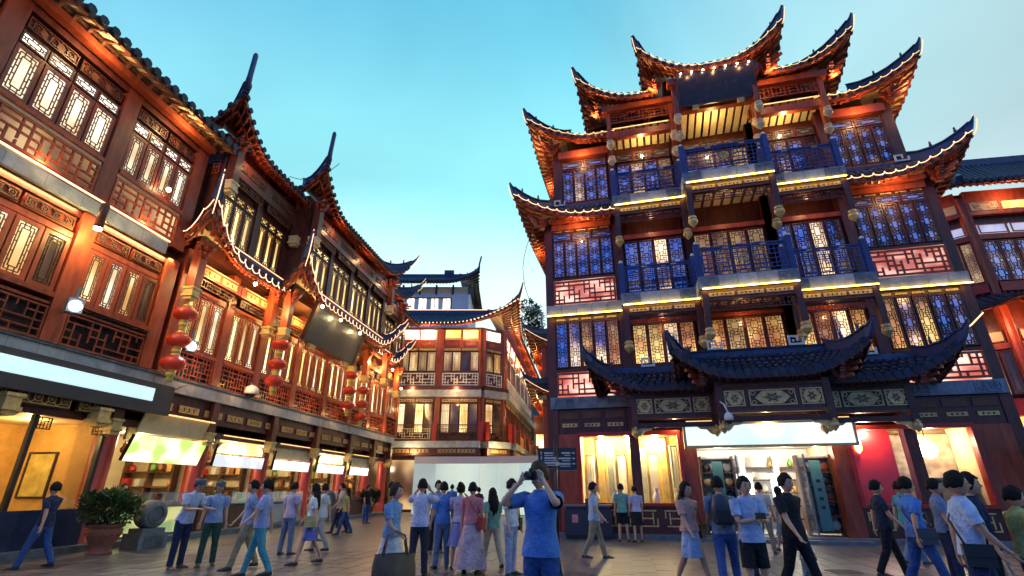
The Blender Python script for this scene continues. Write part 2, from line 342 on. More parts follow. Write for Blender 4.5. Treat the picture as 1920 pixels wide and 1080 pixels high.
def medal_mesh(w, h, m=GOLD, d=.035):
    """Bordered panel with a lozenge of petals and corner scrolls."""
    def mk():
        q = MB(); b = .03; q.box(0, w, -d, 0, 0, b).box(0, w, -d, 0, h - b, h).box(0, b, -d, 0, b, h - b).box(w - b, w, -d, 0, b, h - b)
        cx, cz = w / 2, h / 2; a = min(w * .40, h * 1.0); c = h * .38
        P = [(cx - a, cz), (cx - a * .55, cz + c), (cx + a * .55, cz + c), (cx + a, cz), (cx + a * .55, cz - c), (cx - a * .55, cz - c)]
        for i in range(6):
            p, r = P[i], P[(i + 1) % 6]; q.bar((p[0], -d / 2, p[1]), (r[0], -d / 2, r[1]), d * .8, .035, (0, 1, 0))
        q.prism(P[::-1], -d * .5, -.004); q.k = 1
        for k in range(12):
            t = 2 * pi * k / 12; r = 1 if k % 2 == 0 else .72
            q.prism([(cx + .02 * cos(t), cz + .02 * sin(t)), (cx + a * .38 * cos(t - .2) * r, cz + c * .62 * sin(t - .2) * r), (cx + a * .62 * cos(t) * r, cz + c * .85 * sin(t) * r), (cx + a * .38 * cos(t + .2) * r, cz + c * .62 * sin(t + .2) * r)][::-1], -d * .75, -.004)
        q.k = 0
        for sx in (0, 1):
            for sz in (0, 1): q.ring(w * .09 + sx * w * .82, h * .2 + sz * h * .6, min(w * .07, h * .15), .022, -d * .8, -.004, 8)
        return q.mesh('medallion', m, WOOD)
    return cached(('med', round(w, 2), round(h, 2), m.name), mk)
def pendant(P, x, y, z, s=1., m=GOLD):
    me = cached(('pend', s, m.name), lambda: MB().lathe([(.10 * s, .30 * s), (.15 * s, .27 * s), (.15 * s, .20 * s), (.11 * s, .18 * s), (.17 * s, .13 * s), (.18 * s, .03 * s), (.12 * s, -.06 * s), (.06 * s, -.12 * s), (.02 * s, -.17 * s)], 8, smooth=False).mesh('pendant', m))
    return obj('pendant', me, P, (x, y, z))

# ---- sweeping roofs -------------------------------------------------------
class Run:
    """One slope of a roof: eave line eA-eB, top line tA-tB (plan points), eave height ze, top height zt, corner lift HA/HB."""
    def __init__(s, eA, eB, tA, tB, ze, zt, HA=0, HB=0, Ld=2.5, flare=.4):
        s.eA, s.eB, s.tA, s.tB = (V((*q, 0)) for q in (eA, eB, tA, tB)); s.ze, s.zt, s.HA, s.HB, s.Ld, s.fl = ze, zt, HA, HB, Ld, flare; s.L = (s.eB - s.eA).length
    def g(s, d): return max(0, 1 - d / s.Ld) ** 2.1
    def S(s, u, t):
        e = s.eA.lerp(s.eB, u); tp = s.tA.lerp(s.tB, u); p = e.lerp(tp, t); z = s.ze + (s.zt - s.ze) * max(t, 0) ** 1.3 + (s.zt - s.ze) * .5 * min(t, 0)
        for H, d, ec, tc_ in ((s.HA, u * s.L, s.eA, s.tA), (s.HB, (1 - u) * s.L, s.eB, s.tB)):
            if H:
                k = s.g(d); z += H * k * (1 - max(t, 0)) ** 1.6; dv = ec - tc_
                if dv.length: p = p + dv.normalized() * (s.fl * k * (1 - max(0, t)))
        return V((p.x, p.y, z))
    def out(s):
        d = (s.eB - s.eA).normalized(); n = V((d.y, -d.x, 0)); m = (s.eA + s.eB) / 2 - (s.tA + s.tB) / 2
        return n if n.dot(m) > 0 else -n
def roof(P, runs, name='roof', rows=.27, rafter=.24, rope=None, ropewave=(.30, .09), single=None, fin=(), label=None, under=WOODR, tile=TILE, board=CREAM, split_rafter=False, r=.075):
    """runs: slopes. fin: (run index, end 'A'/'B', horn length, horn rise, rope material or None)."""
    q = MB()
    for rn in runs:
        n = max(6, int(rn.L / .3)); T = [0, .12, .3, .5, .75, 1]
        q.k = 0; q.sheet([[rn.S(i / n, t) + V((0, 0, .05)) for t in T] for i in range(n + 1)])
        q.k = 1; q.sheet([[rn.S(i / n, t) - V((0, 0, .07)) for t in T] for i in range(n + 1)])
        q.k = 2; o = rn.out()
        q.sheet([[rn.S(i / n, 0) + V((0, 0, -.13)) + o * .01, rn.S(i / n, 0) + V((0, 0, .055)) + o * .01] for i in range(n + 1)], False)
        q.sheet([[rn.S(i / n, .04) + V((0, 0, -.15)), rn.S(i / n, 0) + V((0, 0, -.13)) + o * .01] for i in range(n + 1)], False)
    D = q.build(name, [tile, board, under], P)
    if label: D['label'] = label
    for ri, rn in enumerate(runs):
        n = max(2, int(rn.L / rows)); o = rn.out()
        for i in range(n):
            u = (i + .5) / n; dirx = (rn.S(min(1, u + .02), 0) - rn.S(max(0, u - .02), 0)).normalized()
            if single and ri in single:
                K = single[ri]
                for k in range(K):
                    t0, t1 = k / K, min(1, (k + 1.25) / K); a, b = rn.S(u, t0), rn.S(u, t1); dz = V((0, 0, .06 + .012 * (K - k) / K))
                    yv = (b - a); ln = yv.length; yv.normalize(); xv = dirx; zv = xv.cross(yv).normalized(); xv = yv.cross(zv)
                    if zv.z < 0: zv = -zv; xv = -xv
                    tm = cached(('btile', r), lambda: MB().tube([(0, 0, 0), (0, 1, -.03)], [r * 1.08, r * .9], 7, True, True, half=True).mesh('tile', tile))
                    M = Matrix((( xv.x, yv.x * ln, zv.x, a.x), (xv.y, yv.y * ln, zv.y, a.y), (xv.z, yv.z * ln, zv.z, a.z + dz.z), (0, 0, 0, 1)))
                    obj('tile', tm, D, M=M)
                dm = MB(); p = rn.S(u, 0) + o * .035
                dm.add([p + dirx * (cos(a) * r * 1.25) + V((0, 0, sin(a) * r * 1.25 + .04)) for a in [pi * k / 5 for k in range(6)]] + [p + dirx * (-r * .9) + V((0, 0, -.06)), p + V((0, 0, -.14)), p + dirx * (r * .9) + V((0, 0, -.06))], [tuple(range(9))])
                dm.add([v_ - o * .03 for v_ in [V(x) for x in dm.v]], [tuple(range(8, -1, -1))])
                dm.build('drip_tile', tile, D)
            else:
                b = MB(); T = [-.03, .15, .4, .7, 1]; b.tube([rn.S(u, t) + V((0, 0, .055)) for t in T], [r] * 5, 6, True, True)
                p = rn.S(u, -.03) + o * .02
                b.tube([p + V((0, 0, .055)), p + o * .03 + V((0, 0, .055))], r * 1.25, 7)
                b.add([p - dirx * rows * .45 + V((0, 0, .0)) , p - dirx * rows * .22 + V((0, 0, -.09)), p + V((0, 0, -.0))], [(0, 1, 2)])
                b.build('tile', tile, D)
        nr = max(2, int(rn.L / rafter)); rm = MB()
        for i in range(nr + 1):
            u = i / nr; T = (.0, .25, .55)
            pts = [rn.S(u, t) - V((0, 0, .13)) for t in T]
            if split_rafter: rm = MB()
            for a, b in zip(pts, pts[1:]): rm.bar(a, b, .07, .09)
            if (rn.HA and u * rn.L < rn.Ld * .55) or (rn.HB and (1 - u) * rn.L < rn.Ld * .55):
                if split_rafter: rm.build('rafter', under, D)
                continue
            pts = [rn.S(u, t) - V((0, 0, .24)) for t in (.22, .6, .95)]
            for a, b in zip(pts, pts[1:]): rm.bar(a, b, .085, .11)
            if split_rafter: rm.build('rafter', under, D)
        pur = MB(); m_ = max(4, nr // 2)
        for i in range(m_): pur.bar(rn.S(i / m_, .24) - V((0, 0, .19)), rn.S((i + 1) / m_, .24) - V((0, 0, .19)), .07, .07)
        pur.build('purlin', under, D)
        if not split_rafter: tag(rm.build('rafter_row', under, D), None, kind='stuff')
        if rope and (not isinstance(rope, dict) or ri in rope):
            rmat = rope[ri] if isinstance(rope, dict) else rope; wl, am = ropewave; nw = max(2, int(rn.L / wl)); k = 8; pts = []
            for i in range(nw * k + 1):
                u = i / (nw * k); ph = 2 * pi * i / k; p = rn.S(min(1, max(0, u + .55 * wl / rn.L * sin(ph) * .45)), 0) + o * .10; pts.append(p + V((0, 0, .08 - am * cos(ph))))
            MB().tube(pts, .017, 5, False).build('rope_light', rmat, D)
    for (ri, end, hl, hr, rm_) in fin:
        rn = runs[ri]; u = 0 if end == 'A' else 1; pts = [rn.S(u, t) for t in (1, .8, .6, .4, .2, .08, 0)]
        dv = (pts[-1] - pts[-3]); dv.z = 0; dv = dv.normalized() if dv.length else V((0, 0, 0))
        p0 = pts[-1]; sl = (pts[-1].z - pts[-2].z) / max(.01, (pts[-1] - pts[-2]).xy.length)
        for k in range(1, 6):
            f = k / 5; pts.append(p0 + dv * (hl * f) + V((0, 0, hr * (f ** 1.5) )))
        H = [.46, .44, .42, .40, .38, .36, .33, .28, .22, .16, .11, .05]; W = [.11] * 7 + [.09, .08, .07, .055, .035]
        if hr > 1.5:                         # tall horn: a plain post, blunt at the top
            pts = pts[:7] + [p0 + dv * .05]; H = H[:7] + [.4]; W = W[:8]
            MB().tube([p0 + V((0, 0, .1)), p0 + dv * .06 + V((0, 0, .8)), p0 + dv * hl + V((0, 0, hr)), p0 + dv * hl + V((0, 0, hr + .08))], [.13, .10, .095, .06], 9).build('horn', TILEB, D)
        side = V((-dv.y, dv.x, 0)); fm = MB(); G = []
        for p, h_, w_ in zip(pts, H, W): G.append([p - side * w_, p - side * w_ + V((0, 0, h_)), p + side * w_ + V((0, 0, h_)), p + side * w_, p - side * w_])
        fm.sheet(G, False); fm.add(G[-1][:4], [(0, 1, 2, 3)]); fm.add(G[0][:4], [(3, 2, 1, 0)])
        cap = [[p - side * w_ * 1.5 + V((0, 0, h_)), p - side * w_ * 1.5 + V((0, 0, h_ + .05)), p + side * w_ * 1.5 + V((0, 0, h_ + .05)), p + side * w_ * 1.5 + V((0, 0, h_)), p - side * w_ * 1.5 + V((0, 0, h_))] for p, h_, w_ in zip(pts, H, W)]
        fm.sheet(cap, False)
        F = fm.build('hip_ridge', TILEB, D)
        if rm_:
            MB().tube([p + V((0, 0, h_ + .085)) for p, h_ in zip(pts, H)], .017, 5, False).build('rope_light', rm_, D)
            MB().tube([p + V((0, 0, -.10)) + dv * .06 for p in pts[4:]], .018, 5, False).build('rope_light', rm_, D)
        if (hl >= .1 and rm_ is not None) or hr > .4:
            for k in (2, 4):
                p = pts[k]; fg = MB(); fg.lathe([(.05, 0), (.045, .08), (.06, .14), (.035, .2), (.045, .26), (.01, .32)], 6, (p.x, p.y, p.z + H[k] + .04)); fg.build('finial', TILEB, D)
    return D
# ================================================================== right-hand pavilion
RB = thing('pavilion_building', 'tall dark red timber pavilion with skylit blue balconies and stacked sweeping lit roofs', 'building', (8.67, 17.87, 0), R_(-14.3))
def right_building():
    P = RB
    # body behind the facade
    bx('wall', P, WOOD, -7.15, 7.15, .3, 9, 4.4, 12.6); bx('wall', P, WOOD, -6.75, 6.75, .3, 8.5, 12.6, 16.4); bx('wall', P, WOOD, -7.15, 7.15, 3.2, 9, 0, 4.4)
    bx('wall', P, WOOD, -4.25, 4.25, .24, 6, 16.4, 18.25); bx('wall', P, WOOD, 4.25, 6.3, .5, 6, 16.4, 17.2); bx('wall', P, WOOD, -6.3, -4.25, .5, 6, 16.4, 17.2); bx('wall', P, WOOD, -1.75, 1.75, -1.2, .24, 16.5, 18.3); bx('ceiling_slab', P, WOODB, -7.2, 7.2, .26, 3.2, 4.0, 4.42)
    # --- wings
    for s in (-1, 1):
        for x in (7.28, 4.36):
            bx('column', P, WOOD, s * x - .17, s * x + .17, -.06, .3, 0.05, 12.5)
        xa, xb = sorted((s * 4.55, s * 7.1))
        bx('beam', P, WOOD, xa, xb, -.03, .3, 3.45, 4.36)
        for k in range(3):
            w_ = (xb - xa) / 3; obj('scroll_panel', scroll_mesh(w_ - .28, .13), P, (xa + k * w_ + .14, -.033, 3.72))
            bx('panel', P, WOODB, xa + k * w_ + .08, xa + (k + 1) * w_ - .08, -.06, -.03, 4.02, 4.28)
        cp = bx('carved_panel', P, CARVE, s * 5.85 - 1.52, s * 5.85 + 1.52, -.16, .1, 4.39, 4.83)
        for dx in (-1.0, 1.0): obj('carving', scroll_mesh(.72, .34, CARVE), P, (s * 5.85 + dx - .36, -.163, 4.44))
        obj('lattice_panel', fret_mesh(2.55, .88, .22, .06, .06, WOODR), P, (xa, -.06, 4.9)); bx('panel', P, PR, xa, xb, -.045, .1, 4.86, 5.8)
        bx('sill', P, WOOD, xa, xb, -.12, .2, 5.80, 5.92)
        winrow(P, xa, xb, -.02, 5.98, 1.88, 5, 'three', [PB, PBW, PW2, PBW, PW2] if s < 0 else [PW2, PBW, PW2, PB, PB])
        bx('beam', P, WOOD, xa, xb, -.05, .3, 7.88, 8.08)
        for k in range(5):
            w_ = (xb - xa) / 5; obj('scroll_panel', scroll_mesh(w_ - .14, .07), P, (xa + k * w_ + .07, -.054, 7.94)); obj('scroll_panel', scroll_mesh(w_ - .14, .07), P, (xa + k * w_ + .07, -.054, 12.02))
        # lit ledge
        for k in range(5):
            w_ = 3.06 / 5; bx('ledge_slab', P, STONE, s * 5.87 - 1.53 + k * w_, s * 5.87 - 1.53 + (k + 1) * w_ - .012, -.26, .15, 8.14, 8.56)
        bx('led_strip', P, LEDY, s * 5.87 - 1.5, s * 5.87 + 1.5, -.37, -.33, 8.08, 8.11)
        obj('lattice_panel', fret_mesh(2.55, 1.03, .22, .06, .06, WOODR), P, (xa, -.06, 8.64)); bx('panel', P, PR, xa, xb, -.045, .1, 8.58, 9.72)
        bx('sill', P, WOOD, xa, xb, -.1, .2, 9.72, 9.82)
        winrow(P, xa, xb, -.02, 9.86, 1.72, 5, 'three', PB); winrow(P, xa, xb, -.02, 11.6, .38, 3, 'tr', PB)
        bx('beam', P, WOODR, xa, xb, -.22, .3, 12.06, 12.3); bx('beam', P, WOODR, xa, xb, -.42, .3, 12.33, 12.5)
        # top floor wing
        xa, xb = sorted((s * 4.5, s * 6.55)); bx('column', P, WOOD, s * 6.75 - .2, s * 6.75 + .2, -.08, .3, 13.2, 16.5)
        winrow(P, xa, xb, -.02, 13.45, 1.75, 4, 'three', [PB, PB, PBW, PB] if s > 0 else [PB, PBW, PB, PB]); winrow(P, xa, xb, -.02, 15.25, .4, 2, 'tr', PB)
        bx('sill', P, WOODR, xa, xb, -.1, .2, 13.3, 13.42); bx('beam', P, WOODR, xa - .1, xb + .1, -.3, .3, 15.72, 16.1)
        # skirt and first top roof
        c1 = Run((s * 8.3, -.85), (s * 4.3, -.85), (s * 7.0, .1), (s * 4.3, .1), 12.35, 13.3, 1.25, 0, 2.9, .35)
        c2 = Run((s * 8.3, -.85), (s * 8.3, 7), (s * 7.0, .1), (s * 7.0, 7), 12.35, 13.3, 1.25, 0, 2.9, .35)
        roof(P, [c1, c2], rope={0: ROPE}, fin=[(0, 'A', .22, .55, ROPEY)], ropewave=(.34, .06))
        bx('ridge', P, TILEB, min(s * 4.3, s * 6.9), max(s * 4.3, s * 6.9), -.12, .0, 13.16, 13.32)
        fm = MB(); fm.box(0, .5, -.05, 0, 0, .06).box(0, .06, -.05, 0, .06, .3).box(.06, .3, -.05, 0, .24, .3).box(.24, .3, -.05, 0, .12, .24).box(.44, .5, -.05, 0, .06, .2)
        fm.build('ridge_ornament', WHITEP, P, (s * 6.7 - .25, -.13, 13.32))
        d1 = Run((s * 7.7, -.85), (s * 4.0, -.85), (s * 6.2, .9), (s * 4.0, .9), 16.3, 17.7, 1.25, 0, 2.9, .35)
        d2 = Run((s * 7.7, -.85), (s * 7.7, 6.5), (s * 6.2, .9), (s * 6.2, 6.5), 16.3, 17.7, 1.25, 0, 2.9, .35)
        roof(P, [d1, d2], rope={0: ROPEY}, fin=[(0, 'A', .22, .55, ROPEY)], ropewave=(.34, .05))
        e1 = Run((s * 5.3, -1.75), (s * 2.3, -1.75), (s * 4.0, .2), (s * 2.3, .2), 17.35, 18.7, 1.2, 0, 2.4, .32)
        e2 = Run((s * 5.3, -1.75), (s * 5.3, 3), (s * 4.0, .2), (s * 4.0, 3), 17.35, 18.7, 1.2, 0, 2.4, .32)
        roof(P, [e1, e2], rope={0: ROPEY}, fin=[(0, 'A', .22, .55, ROPEY)], ropewave=(.32, .05))
        bracket_cluster(P, s * 6.9, -.35, 16.05, s); bracket_cluster(P, s * 4.7, -1.1, 17.0, s); bracket_cluster(P, s * 2.2, -2.0, 17.1, s); bracket_cluster(P, s * 7.5, -.35, 12.15, s)
    h1 = Run((-2.65, -2.6), (2.65, -2.6), (-1.6, -.7), (1.6, -.7), 17.45, 18.9, 1.3, 1.3, 2.45, .32)
    h2 = Run((-2.65, -2.6), (-2.65, 1.5), (-1.6, -.7), (-1.6, 1.5), 17.45, 18.9, 1.3, 0, 2.45, .32); h3 = Run((2.65, -2.6), (2.65, 1.5), (1.6, -.7), (1.6, 1.5), 17.45, 18.9, 1.3, 0, 2.45, .32)
    roof(P, [h1, h2, h3], rope={0: ROPEY}, fin=[(0, 'A', .22, .55, ROPEY), (0, 'B', .22, .55, ROPEY)], ropewave=(.32, .05))
    bx('ridge', P, TILEB, -1.7, 1.7, -.85, -.55, 18.85, 19.3)
    # --- bays
    bays = [(-4.28, -1.52, .88), (-1.52, 1.58, 1.86), (1.58, 4.28, .88)]
    for bi, (xa, xb, of) in enumerate(bays):
        for fl, z in ((3, 8.1), (4, 12.5)):
            n = 5 if bi == 1 else 4; w_ = (xb - xa + .16) / n
            for k in range(n): bx('ledge_slab', P, CARVE if k in (0, n - 1) else STONE, xa - .08 + k * w_, xa - .08 + (k + 1) * w_ - .012, -of - .1, -of + .16, z, z + .46)
            for xx in (xa + .02, xb - .6): obj('carving', scroll_mesh(.58, .36, CARVE), P, (xx, -of - .103, z + .05))
            bx('led_strip', P, LEDY, xa, xb, -of - .21, -of - .17, z - .05, z - .02)
            bx('balcony_floor', P, WOODB, xa, xb, -of + .16, .28, z + .1, z + .4)
            for sx in ((xa, xb) if bi == 1 else ()): bx('ledge_slab', P, STONE, sx - .09, sx + .09, -of + .17, -.9, z + .003, z + .455)
            # soffit boards: cream strips between brown joists
            nb = int((xb - xa) / .36)
            for k in range(nb):
                w2 = (xb - xa) / nb; bx('soffit_board', P, CREAM, xa + k * w2 + .06, xa + (k + 1) * w2 - .06, -of + .2, .2, z + .06, z + .09)
            # railing
            r = obj('railing', frame_mesh(xb - xa - .16, 1.16, .06, .07, SKYTINTW), P, (xa + .08, -of + .06, z + .47))
            obj('lattice', fret_mesh(xb - xa - .32, .88, .17, .032, .035, SKYTINTW), r, (.08, -.02, .16)); obj('lattice', win_lat(xb - xa - .32, .1, 'tr', SKYTINTW), r, (.08, -.02, 1.0))
            if bi == 1:
                md = MB(); md.ring(0, 0, .17, .03, -.06, 0).ring(0, 0, .09, .025, -.06, 0, 10)
                for k in range(6): md.bar((.07 * cos(k * pi / 3), -.03, .07 * sin(k * pi / 3)), (.16 * cos(k * pi / 3), -.03, .16 * sin(k * pi / 3)), .05, .02, (0, 1, 0))
                md.build('medallion', GOLD, r, ((xb - xa - .16) / 2, -.05, .62))
            for k in (.3, .7): bx('clasp', r, GOLD, (xb - xa) * k - .1, (xb - xa) * k + .1, -.09, -.03, 1.06, 1.1)
            for xx in (xa + .02, xb - .02):
                po = bx('newel_post', P, SKYTINTW, xx - .1, xx + .1, -of - .04, -of + .16, z + .46, z + 1.78)
                obj('knob', cached('knob', lambda: MB().lathe([(.03, 0), (.07, .03), (.08, .08), (.05, .13), (.01, .15)], 8).mesh('knob', WHITEP)), P, (xx, -of + .06, z + 1.78))
            # beam, friezes and pendant posts under the ledge
            bx('beam', P, WOOD, xa, xb, -of - .02, -of + .14, z - .42, z - .06)
            nn = 3
            for k in range(nn):
                w2 = (xb - xa - .3) / nn; obj('scroll_panel', scroll_mesh(w2 - .1, .13), P, (xa + .15 + k * w2 + .05, -of - .023, z - .30))
            obj('frieze', fret_mesh(xb - xa - .3, .34, .13, .025, .03, WOOD), P, (xa + .15, -of + .1, z - .78))
            for xx in (xa + .06, xb - .06):
                bx('hanging_post', P, WOOD, xx - .1, xx + .1, -of - .06, -of + .14, z - 1.4, z - .05); pendant(P, xx, -of + .04, z - 1.7, 1.0, GOLD)
        # windows behind the balconies
        n = 4
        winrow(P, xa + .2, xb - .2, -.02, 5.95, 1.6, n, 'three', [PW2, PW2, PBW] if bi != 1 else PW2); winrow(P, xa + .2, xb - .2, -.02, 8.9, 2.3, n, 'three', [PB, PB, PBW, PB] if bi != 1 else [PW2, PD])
        winrow(P, xa + .2, xb - .2, -.02, 13.2, 1.9, n, 'three', [PB, PBW, PB, PD]); winrow(P, xa + .2, xb - .2, -.02, 15.2, .45, 3, 'tr', PB)
        bx('beam', P, WOODR, xa, xb, -.12, .3, 7.6, 7.75); bx('beam', P, WOODR, xa, xb, -.12, .3, 11.3, 11.5); bx('sill', P, WOOD, xa, xb, -.12, .3, 5.8, 5.92)
        for xx in (xa, xb): bx('column', P, WOOD, xx - .15, xx + .15, -.16, .3, 5.8, 16.4)
        # ceiling under the top roofs
        bx('beam', P, WOODR, xa - .1, xb + .1, -of - .08, -of + .16, 15.92, 16.25)
        nb = int((xb - xa) / .3)
        for k in range(nb):
            w2 = (xb - xa) / nb
            q = MB(); q.bar((xa + (k + .5) * w2, -of - .05, 16.45), (xa + (k + .5) * w2, .2, 16.15), w2 - .09, .04); q.build('soffit_board', CREAM, P)
        obj('frieze', fret_mesh(xb - xa - .2, .5, .16, .03, .04, WOODR), P, (xa + .1, -of - .3, 16.5)); bx('beam', P, WOODR, xa - .2, xb + .2, -of - .55, -of - .2, 17.02, 17.3)
        bx('led_strip', P, ROPEY, xa + .2, xb - .2, -of - .2, -of - .17, 16.30, 16.33)
        for xx in (xa + .05, xb - .05):
            bx('hanging_post', P, WOODR, xx - .09, xx + .09, -of - .4, -of - .22, 15.6, 17.1); pendant(P, xx, -of - .31, 15.3, 1.0, CREAM)
            bx('hanging_post', P, WOODR, xx - .09, xx + .09, -of - .1, -of + .1, 15.0, 15.9); pendant(P, xx, -of, 14.7, 1.0, CREAM)
    # --- porch roofs with single tiles
    p1 = Run((-2.75, -2.5), (2.75, -2.5), (-2.2, -1.15), (2.2, -1.15), 4.92, 5.75, .85, .85, 1.9, .3)
    p2 = Run((-2.75, -2.5), (-2.75, -.3), (-2.2, -1.15), (-2.2, -.3), 4.92, 5.75, .85, 0, 1.9, .3); p3 = Run((2.75, -2.5), (2.75, -.3), (2.2, -1.15), (2.2, -.3), 4.92, 5.75, .85, 0, 1.9, .3)
    roof(P, [p1, p2, p3], name='porch_roof', rows=.25, single={0: 5, 1: 2, 2: 2}, fin=[(0, 'A', .3, .5, None), (0, 'B', .3, .5, None)], under=WOOD, board=WOODB, r=.1)
    bx('ridge', P, TILEB, -2.25, 2.25, -1.22, -1.02, 5.72, 6.0); bx('ridge', P, TILE, -2.25, 2.25, -1.26, -.98, 6.0, 6.06)
    for s in (-1, 1):
        a1 = Run((s * 5.55, -1.5), (s * 1.9, -1.5), (s * 4.95, -.5), (s * 1.9, -.5), 4.82, 5.5, .9, 0, 2.0, .3); a2 = Run((s * 5.55, -1.5), (s * 5.55, 0), (s * 4.95, -.5), (s * 4.95, 0), 4.82, 5.5, .9, 0, 2.0, .3)
        roof(P, [a1, a2], name='porch_roof', rows=.25, single={0: 4, 1: 2}, fin=[(0, 'A', .35, .55, None)], under=WOOD, board=WOODB, r=.1)
        bx('ridge', P, TILEB, min(s * 4.95, s * 2), max(s * 4.95, s * 2), -.58, -.38, 5.46, 5.74)
        fm = MB(); fm.box(0, .5, -.05, 0, 0, .07).box(0, .07, -.05, 0, .07, .34).box(.07, .32, -.05, 0, .27, .34).box(.25, .32, -.05, 0, .13, .27).box(.43, .5, -.05, 0, .07, .24).box(.13, .19, -.05, 0, .12, .2)
        fm.build('ridge_ornament', WHITEP, P, (s * 3.6 - .25, -.6, 5.74)); fm.build('ridge_ornament', WHITEP, P, (s * 1.3 - .25, -1.24, 6.06))
    MB().tube([(5.75, -1.75, 6.0), (6.0, -1.95, 6.2), (6.3, -2.1, 6.5)], .022, 5).build('rope_light', ROPE, P)
    # porch friezes
    for (xa, xb, of, spec) in ((-4.25, -1.6, .95, (.55, 1.2, .55)), (-1.5, 1.65, 1.95, (.6, 1.35, .62)), (1.7, 4.25, .95, (.5, 1.15, .6))):
        bx('beam', P, WOOD, xa, xb, -of, -of + .12, 3.88, 4.62); bx('beam', P, WOODB, xa, xb, -of - .05, -of + .15, 3.80, 3.88); bx('beam', P, WOODB, xa, xb, -of - .05, -of + .15, 4.62, 4.72)
        bx('beam', P, WOOD, xa - .1, xb + .1, -of - .02, -of + .12, 3.52, 3.68)
        tot = sum(spec); gap = (xb - xa - tot) / 4; x = xa + gap
        for sp in spec:
            obj('gilded_panel', medal_mesh(sp, .5), P, (x, -of - .003, 4.0)); x += sp + gap
        for xx in (xa, xb):
            bx('hanging_post', P, WOOD, xx - .11, xx + .11, -of - .05, -of + .17, 3.5, 4.8); pendant(P, xx, -of + .06, 3.32, .85, GOLD)
            q = MB(); sg = 1 if xx == xa else -1; q.prism([(0, 0), (sg * .5, 0), (sg * .4, -.08), (sg * .2, -.1), (sg * .1, -.22), (0, -.28)][::sg], -.05, 0); q.build('bracket', GOLD, P, (xx + sg * .11, -of + .08, 3.52))
        bx('ceiling_board', P, WOODB, xa, xb, -of + .12, .26, 4.66, 4.7)
        for sx in (xa, xb): bx('beam', P, WOOD, sx - .08, sx + .08, -of + .17, .0, 3.9, 4.6)
    bracket_cluster(P, -2.0, -2.0, 4.7, -1); bracket_cluster(P, 2.1, -2.0, 4.7, 1); bracket_cluster(P, -4.6, -1.1, 4.6, -1); bracket_cluster(P, 4.6, -1.1, 4.6, 1)
    # --- ground floor
    for x0, x1 in ((-7.1, -6.4), (-2.75, -2.25), (1.98, 2.45), (6.1, 7.1)): bx('pier', P, WOODR, x0, x1, -.12, .5, .12, 3.45)
    bx('step', P, STONED, -7.4, 7.4, -.55, .6, 0, .14); bx('step', P, STONED, -2.6, 2.3, -.95, -.55, 0, .1)
    for x0, x1 in ((-6.4, -2.75), (2.45, 6.1)):
        bx('plinth', P, WOOD, x0, x1, -.1, .3, .14, 1.02)
        key = MB(); n = int((x1 - x0) / .9); cw = (x1 - x0) / n
        for k in range(n):
            cx = x0 + (k + .5) * cw; z = .62
            for a in ((-.3, .3, .22, .26), (-.3, .3, -.26, -.22), (-.34, -.3, .0, .26), (.3, .34, -.26, .0), (-.2, -.16, -.18, .18), (.16, .2, -.18, .18), (-.16, .16, -.02, .02)): key.box(cx + a[0], cx + a[1], -.125, -.1, z + a[2], z + a[3])
        key.build('key_pattern', GOLD, P)
        fr = MB(); fr.box(x0, x1, -.2, .1, 3.36, 3.5).box(x0, x1, -.2, .1, 1.0, 1.1).box(x0, x0 + .1, -.2, .1, 1.1, 3.36).box(x1 - .1, x1, -.2, .1, 1.1, 3.36).build('shop_window_frame', RED, P)
        bx('glass_pane', P, GLASS, x0 + .1, x1 - .1, -.06, -.05, 1.1, 3.36)
        bx('display_floor', P, CREAM, x0, x1, .1, 1.5, .95, 1.05); bx('display_side', P, CREAM, x0 - .02, x0 + .04, .1, 1.5, 1.05, 3.45); bx('display_side', P, CREAM, x1 - .04, x1 + .02, .1, 1.5, 1.05, 3.45)
        bx('display_ceiling', P, WOODB, x0, x1, .1, 1.5, 3.45, 3.5)
    bx('display_back', P, mat('amber backdrop', (.60, .36, .09), .5, var=.35, scale=1.2), -6.4, -2.75, 1.45, 1.52, 1.05, 3.45)
    bx('display_back', P, mat('brown backdrop', (.33, .20, .10), .5, var=.5, scale=1.6), 3.9, 6.1, 1.45, 1.52, 1.05, 3.45)
    bx('display_panel', P, mat('glossy red panel', (.62, .02, .015), .32, var=.1), 2.55, 3.85, .2, .3, 1.05, 3.45)
    bx('shop_wall', P, WHITEP, -2.3, 2.05, 3.1, 3.18, .14, 3.4); bx('shop_wall', P, CREAM, -2.36, -2.28, .5, 3.1, .14, 3.4); bx('shop_wall', P, CREAM, 2.05, 2.12, .5, 3.1, .14, 3.4); bx('shop_ceiling', P, WHITEP, -2.3, 2.1, .3, 3.1, 3.0, 3.06); bx('shop_floor', P, STONE, -2.28, 2.05, .5, 3.1, .12, .16)
    return P
def bracket_cluster(P, x, y, z, s):
    """Stepped timber bracket set under a roof corner."""
    def mk():
        q = MB()
        for k in range(3):
            q.box(-.12 - .09 * k, .12 + .09 * k, -.08, .08, .17 * k, .17 * k + .1); q.box(-.08, .08, -.16 - .12 * k, .14, .17 * k + .02, .17 * k + .12)
            for a in (-1, 1): q.box(a * (.12 + .09 * k) - .06, a * (.12 + .09 * k) + .06, -.07, .07, .17 * k + .1, .17 * k + .17)
            q.bar((0, 0, .17 * k + .06), (.28 + .1 * k, -.28 - .1 * k, .17 * k + .1), .1, .1); q.box(-.06, .06, -.22 - .12 * k, -.1 - .12 * k, .17 * k + .12, .17 * k + .17)
        return q.mesh('bracket', WOODR)
    o = obj('bracket', cached('brk', mk), P, (x, y, z))
    if s < 0: o.scale = (-1, 1, 1)
    return o
right_building()
